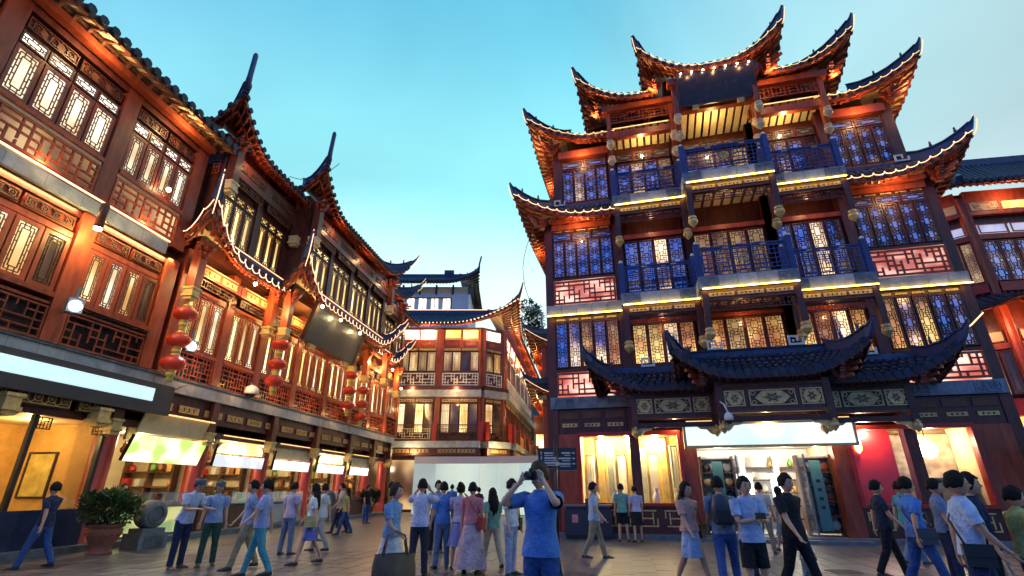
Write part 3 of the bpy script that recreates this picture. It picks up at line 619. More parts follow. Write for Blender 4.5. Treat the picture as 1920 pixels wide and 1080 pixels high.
# lamps of the right pavilion: washes under the roofs and over the ledges
for s in (-1, 1):
    lamp(RB, (s * 5.9, -.75, 11.9), 44, (1, .55, .2)); lamp(RB, (s * 5.6, -.6, 15.6), 50, (1, .55, .2)); lamp(RB, (s * 2.9, -.55, 15.75), 45, (1, .66, .22))
    lamp(RB, (s * 7.6, -.4, 16.0), 40, (1, .55, .20)); lamp(RB, (s * 4.8, -1.3, 17.0), 44, (1, .55, .20)); lamp(RB, (s * 8.0, 2, 11.9), 50, (1, .55, .2)); lamp(RB, (s * 7.4, 2.5, 15.8), 50, (1, .55, .2))
    lamp(RB, (s * 2.3, -2.2, 17.0), 40, (1, .55, .20))
lamp(RB, (0, -1.2, 15.7), 60, (1, .66, .22))
for k, x in enumerate((-5.6, -4.6, -3.6)): lamp(RB, (x, .9, 3.2), 210, (1, .80, .42), .1)
lamp(RB, (5.3, .8, 3.0), 100, (1, .75, .4), .1); lamp(RB, (3.1, .05, 3.25), 130, (1, .80, .68), .08)
lamp(RB, (-1.2, 1.6, 2.85), 95, (1, .88, .66), .15); lamp(RB, (1, 1.6, 2.85), 95, (1, .88, .66), .15); lamp(RB, (-1.6, -.3, 2.72), 14, (1, .85, .6), .08); lamp(RB, (1.45, -.3, 2.72), 14, (1, .85, .6), .08)
for x in (-2.9, 0, 2.9):  # uppermost lamp of each three added to brighten the balcony recess
    lamp(RB, (x, -.6 if x else -.95, 11.75), 12, (1, .55, .25), .06); lamp(RB, (x, -.5, 7.45), 9, (1, .5, .2), .06); lamp(RB, (x, -.95 if x == 0 else -.45, 3.62), 16, (1, .72, .35), .06)
# name board and shop sign (both blank in the picture)
nb = thing('name_board', 'large blank black board tilted under the topmost roof of the pavilion', 'sign'); nb.parent = None
nb.matrix_world = RB.matrix_basis
def signs_right():
    from mathutils import Euler
    Mx = Matrix.Translation(V((8.67, 17.87, 0))) @ Matrix.Rotation(R_(-14.3), 4, 'Z')
    nb.matrix_world = Mx @ Matrix.Translation(V((.12, -2.1, 16.05))) @ Matrix.Rotation(R_(17), 4, 'X')
    bx('board', nb, mat('black lacquer', (.03, .018, .022), .25, var=.3), -1.42, 1.42, -.05, .05, 0, 1.35)
    for a in ((-1.5, -1.42, 0, 1.35), (1.42, 1.5, 0, 1.35), (-1.5, 1.5, -.08, 0), (-1.5, 1.5, 1.35, 1.42)): bx('frame', nb, WOOD, a[0], a[1], -.08, .06, a[2], a[3])
    for x in (-.85, .85): bx('bracket', nb, GOLD, x - .12, x + .12, -.14, .0, -.22, -.08)
    for k in range(7):
        x = -1.3 + k * .43; o = obj('spot_lamp', cached('spotl', lambda: MB().lathe([(.015, 0), (.03, .015), (.03, .045), (.01, .06)], 8).mesh('spot_lamp', BULB)), nb, (x, -.16, 1.28))
    for x in (-1, 0, 1): lamp(nb, (x, -.35, 1.3), 5, (1, .5, .2), .05)
    s = thing('shop_sign', 'long pale blank lightbox sign over the shop entrance', 'sign'); s.matrix_world = Mx @ Matrix.Translation(V((-.05, -.75, 2.86)))
    bx('light_panel', s, glow('pale sign face', (.62, .95, .95), (.95, 1, .98), .75, 1.0, scale=(.3, .3, .5), base=(.7, .75, .75), rough=.3), -2.55, 2.55, -.04, .1, .05, .72)
    for a in ((-2.63, -2.55, -.03, .8), (2.55, 2.63, -.03, .8), (-2.55, 2.55, -.03, .05), (-2.55, 2.55, .72, .8)): bx('frame', s, GOLD, a[0], a[1], -.09, .12, a[2], a[3])
    bx('lamp_strip', s, ROPEY, -2.5, 2.5, -.12, -.09, .83, .86); bx('bracket', s, WOOD, -2.4, -2.2, .12, .65, .2, .6); bx('bracket', s, WOOD, 2.2, 2.4, .12, .65, .2, .6)
    return Mx
RM = signs_right()
# ================================================================== long red building on the left
LB = thing('arcade_building', 'long red timber building with lit lattice windows along the street', 'building', (-13.6, 0, 0), R_(90 - 8.3))
LM = Matrix.Translation(V((-13.6, 0, 0))) @ Matrix.Rotation(R_(90 - 8.3), 4, 'Z')
def left_building():
    P = LB; Y = .15                      # flat facade plane (local -y points to the street)
    bx('wall', P, WOOD, 3, 37.4, Y + .25, 8, 4.6, 13.2); bx('wall', P, WOOD, 16.3, 34.9, .91, 8, 13.2, 15.2); bx('wall', P, WOOD, 3, 37.4, 3.4, 8, 0, 4.6); bx('ceiling_slab', P, WOODB, 3, 37.4, .45, 3.4, 4.1, 4.58)
    # --- stone ledges made of slabs
    n = 44
    for k in range(n):
        a, b = 5 + k * .7245, 5 + (k + 1) * .7245 - .01
        bx('ledge_slab', P, STONE, a, b, 0, .5, 4.52, 4.93); 
    bx('ledge_lip', P, STONED, 5, 36.87, -.06, .3, 4.935, 5.0)
    for k in range(10): bx('ledge_slab', P, STONE, 5 + k * 1.0, 5 + (k + 1) * 1.0 - .012, -.02, .45, 8.74, 9.12)
    MB().tube([(5, -.05, 9.18), (15, -.05, 9.18)], .03, 5).build('rope_light', ROPER, P)
    # --- plain section next to the camera and the far stub
    def section(u0, u1, cols, far=False):
        for c in cols:
            bx('column', P, WOODR, c - .24, c + .24, Y - .12, Y + .3, 4.95, 8.74); bx('column', P, WOODM, c - .24, c + .24, Y - .12, Y + .3, 9.13, 13.2)
        bx('beam', P, WOODR, u0, u1, Y - .45, Y - .2, 13.12, 13.35); bx('beam', P, WOOD, u0, u1, Y - .1, Y + .3, 12.95, 13.25)
        for a, b in zip(cols, cols[1:]):
            x0, x1 = a + .27, b - .27; nl = max(2, round((x1 - x0) / .66))
            bx('sill', P, WOODR, x0, x1, Y - .16, Y + .2, 10.34, 10.46)
            winrow(P, x0, x1, Y, 10.5, 1.42, nl, 'long', PWC, fm=WOODM, t=.09)
            winrow(P, x0, x1, Y, 11.98, .36, nl, 'tr', PWH, fm=WOOD, t=.05)
            nf = max(2, nl // 2); w_ = (x1 - x0) / nf
            for k in range(nf): obj('frieze', scroll_mesh(w_ - .1, .36, WOOD, .04, .03), P, (x0 + k * w_ + .05, Y - .02, 12.48)); bx('panel', P, WOODB, x0 + k * w_ + .06, x0 + (k + 1) * w_ - .06, Y - .01, Y + .1, 12.5, 12.82)
            obj('lattice_panel', fret_mesh(x1 - x0, .92, .26, .05, .07, WOODR), P, (x0, Y - .06, 9.3)); bx('panel', P, PD if not far else PD, x0, x1, Y + .05, Y + .15, 9.2, 10.3); bx('sill', P, CREAM, x0, x1, Y - .1, Y + .05, 10.24, 10.33)
            # storey below
            bx('beam', P, WOODR, x0, x1, Y - .04, Y + .3, 7.86, 8.02); bx('beam', P, WOOD, x0, x1, Y - .05, Y + .3, 8.5, 8.73)
            for k in range(nf): obj('frieze', scroll_mesh(w_ - .16, .28, WOODB, .04, .03), P, (x0 + k * w_ + .08, Y - .02, 8.12)); bx('panel', P, WOODR, x0 + k * w_ + .04, x0 + (k + 1) * w_ - .04, Y - .012, Y + .1, 8.08, 8.46)
            winrow(P, x0, x1, Y, 6.28, 1.54, nl, 'long', [PW, PWC, PW, PD], fm=WOODR, lm=WOODB, t=.11)
            bx('sill', P, WOODR, x0, x1, Y - .16, Y + .2, 6.14, 6.27); bx('sill', P, WOODR, x0, x1, Y - .1, Y + .2, 5.95, 6.02)
            obj('lattice_panel', fret_mesh(x1 - x0, .85, .24, .035, .05, WOODR), P, (x0, Y - .06, 5.05)); bx('panel', P, mat('dark glass behind lattice', (.02, .018, .025), .2, var=.3), x0, x1, Y + .06, Y + .15, 5.0, 6.0)
    section(5.2, 15.6, [5.4, 9.05, 12.45, 15.45]); section(34.9, 37.3, [35.0, 37.2], True)
    ra = Run((4.5, -.85), (15.9, -.85), (4.5, 1.6), (15.9, 1.6), 13.45, 15.0)
    roof(P, [ra], rows=.36, rafter=.42, board=CREAM, under=WOODB, split_rafter=True, r=.11)
    rb = Run((34.5, -.85), (37.9, -.85), (34.5, 1.6), (37.9, 1.6), 13.45, 15.0); roof(P, [rb], rows=.36, rafter=.36)
    # --- projecting pavilion: middle floor (flat)
    cols = [16.1, 18.5, 20.8, 23.6, 26.6, 29.6, 32.2, 34.8]
    Z = .12
    for c in cols: bx('column', P, WOODR, c - .2, c + .2, Z - .14, Z + .3, 4.95, 9.4)
    for a, b in zip(cols, cols[1:]):
        x0, x1 = a + .22, b - .22; nl = max(3, round((x1 - x0) / .62))
        obj('lattice_panel', fret_mesh(x1 - x0, .88, .17, .03, .045, WOODR), P, (x0, Z - .06, 5.02)); bx('panel', P, MT['dark glass behind lattice'], x0, x1, Z + .06, Z + .15, 5.0, 5.98)
        bx('sill', P, WOODR, x0, x1, Z - .14, Z + .2, 5.92, 6.04)
        winrow(P, x0, x1, Z, 6.06, 1.92, nl, 'long', [PY, PW, PWC], fm=WOODR, lm=WOODB, t=.075)
        bx('beam', P, WOODR, x0, x1, Z - .1, Z + .3, 7.98, 8.2)
        obj('frieze', fret_mesh(x1 - x0, .3, .13, .025, .03, WOODB), P, (x0, Z - .3, 8.2))
        bx('beam', P, WOODR, x0 - .2, x1 + .2, Z - .42, Z - .18, 8.55, 8.95)
        for k in range(2): obj('scroll_panel', scroll_mesh((x1 - x0) / 2 - .2, .22), P, (x0 + k * (x1 - x0) / 2 + .1, Z - .423, 8.63))
        bx('soffit_board', P, CREAM, x0, x1, Z - .4, Z + .1, 8.97, 9.0)
    # pendant posts of the middle floor
    for (c, o) in ((15.85, .55), (20.3, .45), (20.55, 1.05), (27.6, .8), (30.0, .5), (31.0, 1.3), (35.0, .55)):
        bx('hanging_post', P, WOODR, c - .16, c + .16, -o - .16, -o + .16, 7.7, 9.4); q = MB(); q.box(-.2, .2, -.2, .2, .0, .07).box(-.17, .17, -.17, .17, .07, .26).box(-.2, .2, -.2, .2, .26, .33).box(-.15, .15, -.15, .15, -.1, 0); q.build('pendant', GOLD, P, (c, -o, 7.5))
        bracket_cluster(P, c, -o - .1, 8.9, -1); 
    # --- skirt roof of the pavilion
    H, hl, hr = 1.55, .25, 1.0
    o1 = Run((15.6, -.8), (20.9, -.8), (16.2, -.15), (20.9, -.15), 9.45, 10.1, H, 0, 2.4, .25); o2 = Run((15.6, -.8), (15.6, .4), (16.2, -.15), (16.2, .4), 9.45, 10.1, H, 0, 1.6, .25)
    roof(P, [o1, o2], rows=.27, rope={0: ROPER, 1: ROPER}, ropewave=(.42, .13), fin=[(0, 'A', hl, hr, ROPER)])
    i1 = Run((20.2, -1.7), (31.2, -1.7), (20.85, -1.0), (30.55, -1.0), 9.45, 10.1, H, H, 2.6, .25); i2 = Run((20.2, -1.7), (20.2, -.6), (20.85, -1.0), (20.85, -.6), 9.45, 10.1, H, 0, 1.6, .25); i3 = Run((31.2, -1.7), (31.2, -.6), (30.55, -1.0), (30.55, -.6), 9.45, 10.1, H, 0, 1.6, .25)
    roof(P, [i1, i2, i3], rows=.27, rope={0: ROPER}, ropewave=(.42, .13), fin=[(0, 'A', hl, hr, ROPER), (0, 'B', .5, .75, ROPER)])
    o3 = Run((35.4, -.8), (30.6, -.8), (34.8, -.15), (30.6, -.15), 9.45, 10.1, H, 0, 2.4, .25); o4 = Run((35.4, -.8), (35.4, .4), (34.8, -.15), (34.8, .4), 9.45, 10.1, H, 0, 1.6, .25)
    roof(P, [o3, o4], rows=.27, rope={0: ROPER}, ropewave=(.42, .13), fin=[(0, 'A', .5, .75, ROPER)])
    # --- upper floor: outer wings and centre bay
    for (u0, u1, y, cs) in ((16.2, 20.9, -.15, (16.4, 18.6, 20.7)), (30.5, 34.8, -.15, (30.7, 32.6, 34.6)), (20.9, 30.5, -1.0, (21.1, 23.4, 25.7, 28.0, 30.3))):
        bx('wall', P, WOOD, u0, u1, y + .1, .9, 9.5, 14.62); bx('ridge', P, TILEB, u0, u1, y - .12, y + .1, 10.02, 10.22)
        if y < -.5: bx('wall', P, WOODB, u0, u1, y + .1, .12, 9.42, 9.5)
        MB().tube([(u0, y - .16, 10.27), (u1, y - .16, 10.27)], .022, 5).build('rope_light', ROPER, P)
        for c in cs: bx('column', P, WOOD, c - .17, c + .17, y - .12, y + .2, 10.2, 14.2)
        for a, b in zip(cs, cs[1:]):
            x0, x1 = a + .19, b - .19; nl = 3
            winrow(P, x0, x1, y, 10.35, 1.62, nl, 'long', PY, t=.065); winrow(P, x0, x1, y, 12.02, .36, nl, 'tr', PY, t=.05)
            obj('frieze', fret_mesh(x1 - x0, .34, .13, .025, .04, WOODB), P, (x0, y - .28, 12.55)); bx('beam', P, WOOD, x0 - .2, x1 + .2, y - .36, y - .1, 12.9, 13.7)
            for k in range(3): obj('scroll_panel', scroll_mesh((x1 - x0) / 3 - .1, .28, WOODB), P, (x0 + k * (x1 - x0) / 3 + .05, y - .363, 13.2))
        for c in (u0 + .1, u1 - .1):
            bx('hanging_post', P, WOOD, c - .17, c + .17, y - .62, y - .28, 12.2, 14.1); q = MB(); q.box(-.22, .22, -.22, .22, 0, .08).box(-.19, .19, -.19, .19, .08, .3).box(-.22, .22, -.22, .22, .3, .37).box(-.15, .15, -.15, .15, -.12, 0); q.build('pendant', CREAM, P, (c, y - .45, 11.95))
            bracket_cluster(P, c, y - .45, 13.6, -1 if c < (u0 + u1) / 2 else 1)
    # return walls
    for (x, y0, y1) in ((16.18, -.15, .4), (20.88, -1.0, -.15), (30.52, -1.0, -.15), (34.82, -.15, .4)): obj('lattice_panel', fret_mesh(abs(y1 - y0) - .1, .6, .14, .025, .03, WOODR), P, (x - .01 if x < 25 else x + .01, y1 - .05, 12.7), R_(-90))
    # --- upper roof
    H = 1.5; ze, zt = 14.1, 15.3
    a1 = Run((15.4, -1.0), (20.9, -1.0), (16.6, .6), (20.9, .6), ze, zt, H, 0, 2.7, .3); a2 = Run((15.4, -1.0), (15.4, 1.8), (16.6, .6), (16.6, 1.8), ze, zt, H, 0, 2.4, .3)
    roof(P, [a1, a2], rows=.3, board=WOODB, fin=[(0, 'A', .16, 1.75, None)], r=.09)
    b1 = Run((20.2, -1.85), (31.4, -1.85), (21.2, -.3), (30.4, -.3), ze, zt, H, H, 2.9, .3); b2 = Run((20.2, -1.85), (20.2, .6), (21.2, -.3), (21.2, .6), ze, zt, H, 0, 2.4, .3); b3 = Run((31.4, -1.85), (31.4, .6), (30.4, -.3), (30.4, .6), ze, zt, H, 0, 2.4, .3)
    roof(P, [b1, b2, b3], rows=.3, board=WOODB, fin=[(0, 'A', .16, 1.75, None), (0, 'B', .6, .9, ROPEY)], r=.09)
    c1 = Run((35.6, -1.0), (30.6, -1.0), (34.6, .6), (30.6, .6), ze, zt, H, 0, 2.7, .3); c2 = Run((35.6, -1.0), (35.6, 1.8), (34.6, .6), (34.6, 1.8), ze, zt, H, 0, 2.4, .3)
    roof(P, [c1, c2], rows=.3, board=WOODB, fin=[(0, 'A', .6, .9, ROPEY)], r=.09)
    # --- ground floor: beam, columns, shops
    GC = [11.6, 15.5, 19.4, 23.2, 27.0, 30.8, 34.2, 37.0]
    for c in GC:
        g = obj('column', cached('gcol', lambda: MB().lathe([(.36, 0), (.36, .12), (.31, .16), (.31, 3.9), (.31, 4.2)], 18).mesh('column', RED)), P, (c, .75, 0))
    bx('beam', P, WOOD, 5, 37.2, .2, .5, 3.75, 4.5); bx('beam', P, WOOD, 5, 37.2, .28, .45, 3.3, 3.5)
    u = 16.1
    while u < 36.5:
        bx('panel', P, WOODB, u, u + .95, .17, .2, 3.92, 4.22); obj('scroll_panel', scroll_mesh(.9, .22), P, (u + .02, .168, 3.96)); u += 1.22
    for c in GC:
        for d in (-1, 1):
            q = MB(); q.prism([(0, 0), (d * .75, 0), (d * .6, -.1), (d * .35, -.14), (d * .2, -.3), (0, -.36)][::d], -.04, .04); q.build('bracket', GOLD, P, (c + d * .3, .4, 3.3))
        if c > 14:
            bx('hanging_post', P, WOOD, c - .16 - .5, c + .16 - .5, -.02, .26, 3.4, 4.5); q = MB(); q.box(-.19, .19, -.19, .19, 0, .08).box(-.16, .16, -.16, .16, .08, .27).box(-.19, .19, -.19, .19, .27, .34).box(-.13, .13, -.13, .13, -.1, 0); q.build('pendant', GOLD, P, (c - .5, .12, 3.1))
    for k in range(4): obj('scroll_panel', scroll_mesh(1.35, .34), P, (9.0 + k * 1.62, .12, 3.52)); bx('panel', P, WOOD, 8.95 + k * 1.62, 10.4 + k * 1.62, .13, .2, 3.48, 3.9)
    for c in (12.0, 14.4): q = MB(); q.box(-.22, .22, -.22, .22, 0, .09).box(-.18, .18, -.18, .18, .09, .32).box(-.22, .22, -.22, .22, .32, .4).box(-.15, .15, -.15, .15, -.1, 0); q.build('pendant', GOLD, P, (c, .0, 3.25))
    bx('step', P, STONED, 5, 37.4, -.05, 3.4, 0, .16)
    # shop behind the planter: glazed front over a dark base
    bx('shop_base', P, mat('navy panel', (.02, .035, .09), .35, var=.4), 5.2, 15.2, .35, .6, .16, 1.05)
    bx('shop_wall', P, mat('ochre plaster', (.72, .42, .12), .6, var=.2), 5.2, 15.2, 3.3, 3.38, .16, 3.4); bx('shop_wall', P, MT['ochre plaster'], 15.2, 15.28, .6, 3.3, .16, 3.4); bx('shop_ceiling', P, CREAM, 5.2, 15.2, .5, 3.3, 3.32, 3.38); bx('shop_floor', P, STONED, 5.2, 15.2, .6, 3.3, .161, .18)
    for c in (8.2, 10.2, 12.2, 13.1, 15.1):
        bx('mullion', P, BLACKM, c - .05, c + .05, .38, .5, 1.05, 3.3)
    bx('glass_pane', P, GLASS, 5.2, 15.15, .44, .45, 1.05, 3.28)
    for a in ((8.25, 10.15), (10.25, 12.15), (13.15, 15.05)):
        for x, d in ((a[0], 1), (a[1], -1)): o = obj('corner_fret', fret_mesh(.36, .3, .09, .018, .02, BLACKM), P, (x if d > 0 else x - .36, .4, 2.97))
    # five open shops between the columns
    for k in range(2, 7):
        a, b = GC[k - 1] + .3, GC[k] - .3
        bx('shop_wall', P, CREAM, a - .2, b + .2, 3.3, 3.38, .16, 3.4); bx('shop_wall', P, CREAM, b + .22, b + .28, .95, 3.3, .16, 3.4); bx('shop_ceiling', P, WHITEP, a - .2, b + .2, .5, 3.3, 3.32, 3.38); bx('shop_floor', P, STONED, a - .2, b + .2, .6, 3.3, .161, .18)
    bx('shop_wall', P, CREAM, 34.4, 37.0, 3.3, 3.38, .16, 3.4); bx('shop_ceiling', P, WHITEP, 34.4, 37.0, .5, 3.3, 3.32, 3.38)
    return GC
GC = left_building()
# lamps of the left building
for u, e in ((7.2, 60), (10.7, 70), (14.0, 80)): lamp(LB, (u, .0, 8.70), e, (1, .60, .22), kind='AREA', size=(2.8, .08), rot=(R_(-12), 0, 0))
for u in (7.5, 10.8, 14.0): lamp(LB, (u, -.6, 12.95), 60, (1, .62, .25)); lamp(LB, (u, -.15, 9.35), 16, (1, .55, .2))
for u in (17.2, 19.6, 22.2, 25, 27.8, 30.2, 33, 34.6): lamp(LB, (u, -.8, 8.7), 105, (1, .62, .20)); lamp(LB, (u, -.45, 5.3), 16, (1, .5, .18))
for u in (17, 22.5, 26, 29.5, 33.5): lamp(LB, (u, -.9 if abs(u - 25.6) > 5 else -1.7, 13.5), 22, (1, .5, .22))
for u in (7.5, 11, 14): lamp(LB, (u, 1.7, 3.0), 70, (1, .68, .25), .15)
for k in range(2, 7): lamp(LB, ((GC[k - 1] + GC[k]) / 2, 1.5, 3.1), 95, (1, .78, .42), .15)
lamp(LB, (35.6, 1.5, 3.1), 60, (1, .8, .45), .15)
# ================================================================== corner building closing the street
def face(P, A, az, fn, *a):
    """Run fn with the facade frame: origin A, local x along azimuth az (degrees from local +x)."""
    global XF
    XF = (P, Matrix.Translation(V((*A, 0))) @ Matrix.Rotation(R_(az), 4, 'Z')); fn(P, *a); XF = None
KB = thing('corner_building', 'red corner house with white lattice balconies and one sweeping lit roof beyond the white hoarding', 'building', (-2.4, 40, 0))
def corner_face(P, L, n):
    w = L / n
    for i in range(n + 1):
        x = i * w
        bx('column', P, WOODR, x - .28, x + .28, -.1, .3, 8.9, 13.95); bx('column', P, WOODR, x - .22, x + .22, -.05, .3, 4.9, 8.3); bx('newel_post', P, RED, x - .16, x + .16, -.95, -.65, 4.9, 6.35)
    for i in range(n):
        x0, x1 = i * w + .3, (i + 1) * w - .3
        bx('panel', P, WOODR, x0, x1, -.03, .2, 12.38, 13.05); m = (x1 - x0)
        k = 2 if m > 2 else 1
        for j in range(k):
            a, b = x0 + j * m / k + .05, x0 + (j + 1) * m / k - .05
            bx('light_panel', P, PWH if i % 3 != 2 else PYL, a, b, -.06, .1, 13.12, 13.92); obj('panel_frame', frame_mesh(b - a, .8, .05, .05, WOODR), P, (a, -.062, 13.12)); obj('moulding', frame_mesh(b - a - .3, .4, .03, .02, WOOD), P, (a + .15, -.05, 12.5))
        bx('beam', P, WOOD, x0, x1, -.1, .2, 12.05, 12.36)
        for j in range(2): obj('scroll_panel', scroll_mesh(m / 2 - .12, .16), P, (x0 + j * m / 2 + .06, -.104, 12.12))
        winrow(P, x0, x1, 0, 10.42, 1.6, 4 if m > 2 else 2, 'long', [PD, PW, PD, PD]); bx('sill', P, WOOD, x0, x1, -.1, .2, 10.28, 10.4)
        obj('lattice_panel', fret_mesh(m, 1.0, .24, .055, .05, WHITEP), P, (x0, -.12, 9.25)); bx('panel', P, WOOD, x0, x1, -.08, .1, 9.2, 10.27)
        bx('ledge_slab', P, STONE, i * w, (i + 1) * w - .012, -.5, .2, 8.3, 8.85); bx('beam', P, WOOD, x0 - .3, x1 + .3, -.4, .2, 8.88, 9.18); bx('beam', P, WOOD, x0, x1, -.06, .2, 7.9, 8.28)
        for j in range(2): obj('scroll_panel', scroll_mesh(m / 2 - .12, .2, CREAM), P, (x0 + j * m / 2 + .06, -.064, 7.98))
        winrow(P, x0, x1, 0, 5.6, 2.25, 4 if m > 2 else 2, 'bars', [PW, PD, PY, PD])
        r = obj('railing', frame_mesh(m + .2, 1.2, .07, .07, WOOD), P, (x0 - .1, -.78, 4.95)); obj('lattice', fret_mesh(m, .78, .2, .04, .04, CREAM if i % 2 else WOODB), r, (.1, -.02, .12)); obj('lattice', win_lat(m, .14, 'tr', WOODB), r, (.1, -.02, .98))
        bx('balcony_slab', P, STONE, i * w, (i + 1) * w - .012, -1.05, .2, 4.45, 4.92); bx('beam', P, WOOD, x0 - .3, x1 + .3, -.9, .2, 3.9, 4.43)
        for j in range(2): obj('scroll_panel', scroll_mesh(m / 2 - .12, .22), P, (x0 + j * m / 2 + .06, -.904, 4.1))
        bx('shop_front', P, PD, x0, x1, -.3, .2, .2, 3.6)
def corner_building():
    P = KB; W = math.hypot(1.7, 1.3); a = math.degrees(math.atan2(1.3, 1.7))
    bx('wall', P, WOOD, -12, 0, .25, 24, 0, 14.2); q = MB(); q.v = []; 
    pl = [(0, .3), (1.45, 1.45), (1.45 + 22 * .139, 23.0), (0, 24)]
    q.add([(x, y, 0) for x, y in pl] + [(x, y, 14.2) for x, y in pl], [(0, 1, 2, 3), (7, 6, 5, 4), (0, 4, 5, 1), (1, 5, 6, 2), (2, 6, 7, 3), (3, 7, 4, 0)]); q.build('wall', WOOD, P)
    face(P, (-10.5, 0), 0, corner_face, 10.5, 3); face(P, (0, 0), a, corner_face, W, 1); face(P, (1.7, 1.3), 82, corner_face, 21, 6)
    E = (2.6, -.9); d = (22 * .139, 22 * .99)
    r1 = Run(E, (-12, -.9), (.3, 2.2), (-12, 2.2), 14.2, 16.0, 1.9, 0, 5.5, .6); r2 = Run(E, (E[0] + d[0], E[1] + d[1]), (.3, 2.2), (.3 + d[0], 2.2 + d[1]), 14.2, 16.0, 1.9, 0, 5.5, .6)
    roof(P, [r1, r2], rows=.3, rafter=.3, fin=[(0, 'A', .6, 1.25, ROPEY)], r=.1, board=CREAM)
    for rn in (r1, r2):
        MB().tube([rn.S(i / 40, 0) + rn.out() * .1 + V((0, 0, .05)) for i in range(41)], .045, 5).build('rope_light', ROPE, P)
    MB().tube([(-12, 2.2, 16.45), (.3, 2.2, 16.45)], .045, 5).build('rope_light', ROPE, P); bx('ridge', P, TILEB, -12, .4, 2.1, 2.4, 15.9, 16.4)
    for x in (-8, -4.5, -1): lamp(P, (x, -1.0, 13.6), 132, (1, .62, .26), .1)
    for x in (-8.5, -5.5, -2): lamp(P, (x, -1.3, 8.0), 50, (1, .58, .22), .1); lamp(P, (x, -.6, 9.0), 30, (1, .62, .26), .1)
    for k in range(5): lamp(P, (2.4 + .139 * k * 4.4, 2.2 + k * 4.4, 13.5), 132, (1, .6, .25), .1); 
    lamp(P, (-5, -1.6, 4.1), 66, (1, .75, .35), .1); lamp(P, (1.5, -1.0, 4.2), 88, (1, .75, .3), .1)
corner_building()
# ------------------------------------------------------------------ white house behind it
WB = thing('white_house', 'white walled house with red barred window behind the corner building', 'building', (-5.2, 56, 0))
def white_house():
    P = WB; WL = mat('pale blue white render', (.62, .68, .75), .8, var=.08)
    bx('wall', P, WL, -16, 0, 0, 12, 0, 24.3)
    for a, b in ((-12.5, -8.6), (-8.0, -2.0)):
        f = obj('window', frame_mesh(b - a, 2.3, .12, .1, WOODR), P, (a, -.02, 20.6)); n = int((b - a) / .5)
        for k in range(n): bx('pane', f, PWH if k % 3 else WHITEP, .14 + k * (b - a - .28) / n + .07, .14 + (k + 1) * (b - a - .28) / n - .07, -.04, 0, .14, 2.16)
    for k in range(7): bx('light_panel', P, CREAM, -13.6 + k * 2.0, -12.1 + k * 2.0, -.05, 0, 23.5, 24.2)
    for k in range(8): bx('beam', P, WOOD, -14 + k * 2.0, -13.8 + k * 2.0, -.2, 0, 23.3, 24.5)
    a = Run((1.0, -1.3), (-17, -1.3), (-1.4, 2.4), (-17, 2.4), 24.5, 26.6, 1.2, 0, 3.5, .5); b = Run((1.0, -1.3), (1.0, 10), (-1.4, 2.4), (-1.4, 10), 24.5, 26.6, 1.2, 0, 3.5, .5)
    roof(P, [a, b], rows=.4, rafter=.4, fin=[(0, 'A', .5, 1.6, None)], r=.13, under=WOOD); bx('ridge', P, TILEB, -17, -1.3, 2.3, 2.7, 26.4, 27.0); bx('ridge', P, TILEB, -3.4, -2.2, 2.2, 2.6, 27.0, 27.5)
white_house()
# ------------------------------------------------------------------ narrow house between the street mouth and the pavilion
NB = thing('narrow_house', 'narrow dark house with a lit eave in the gap beside the pavilion', 'building', (2.5, 39, 0), R_(82))
def narrow_face(P, L):
    for z, h in ((5.2, 2.0), (9.3, 2.2)):
        winrow(P, .4, L - .4, 0, z, h, int(L / 1.1), 'long', [PY, PD, PW]); bx('beam', P, WOODR, 0, L, -.2, .2, z + h + .2, z + h + .5); obj('lattice_panel', fret_mesh(L - .8, .8, .24, .05, .05, WOODB), P, (.4, -.06, z - 1.0))
    for i in range(int(L / 2.2) + 1): bx('column', P, WOODR, i * 2.2 - .15, i * 2.2 + .15, -.12, .2, 0, 12)
    bx('ledge_slab', P, STONE, 0, L, -.5, .2, 8.0, 8.3); bx('ledge_slab', P, STONE, 0, L, -.5, .2, 3.8, 4.1)
def narrow_house():
    P = NB; global XF
    bx('wall', P, WOOD, 0, 20, -6, -.2, 0, 12.2)
    XF = (P, Matrix.Rotation(pi, 4, 'Z') @ Matrix.Translation(V((-20, 0, 0)))); narrow_face(P, 20); XF = None
    for ze in (12.0, 8.0):
        a = Run((-1, 1.0), (20, 1.0), (.5, -1), (20, -1), ze, ze + 1.6, 1.3, 0, 3, .4); b = Run((-1, 1.0), (-1, -6), (.5, -1), (.5, -6), ze, ze + 1.6, 1.3, 0, 3, .4)
        roof(P, [a, b], rows=.34, rafter=.34, fin=[(0, 'A', .4, .8, None)], rope={0: ROPE, 1: ROPE}, ropewave=(1.2, .01))
    for x in (1.5, 6): lamp(P, (x, .7, 11.4), 88, (1, .5, .2)); lamp(P, (x, .8, 7.4), 88, (1, .5, .2)); lamp(P, (x, .8, 3.5), 88, (1, .7, .3))
narrow_house()
EBD = thing('street_end_house', 'dim brown house closing the far end of the street', 'building', (-3, 72, 0))
bx('wall', EBD, WOOD, 0, 14, 0, 6, 0, 11); winrow(EBD, .5, 13.5, -.02, 6.5, 2.2, 9, 'long', [PY, PD]); winrow(EBD, .5, 13.5, -.02, 1.0, 2.2, 9, 'bars', [PY, PW])
roof(EBD, [Run((-1, -1), (15, -1), (-1, 2), (15, 2), 11, 13)], rows=.5, rafter=.5)
lamp(EBD, (6, -1.5, 5), 120, (1, .6, .25)); lamp(EBD, (6, -1.5, 10), 100, (1, .6, .25))
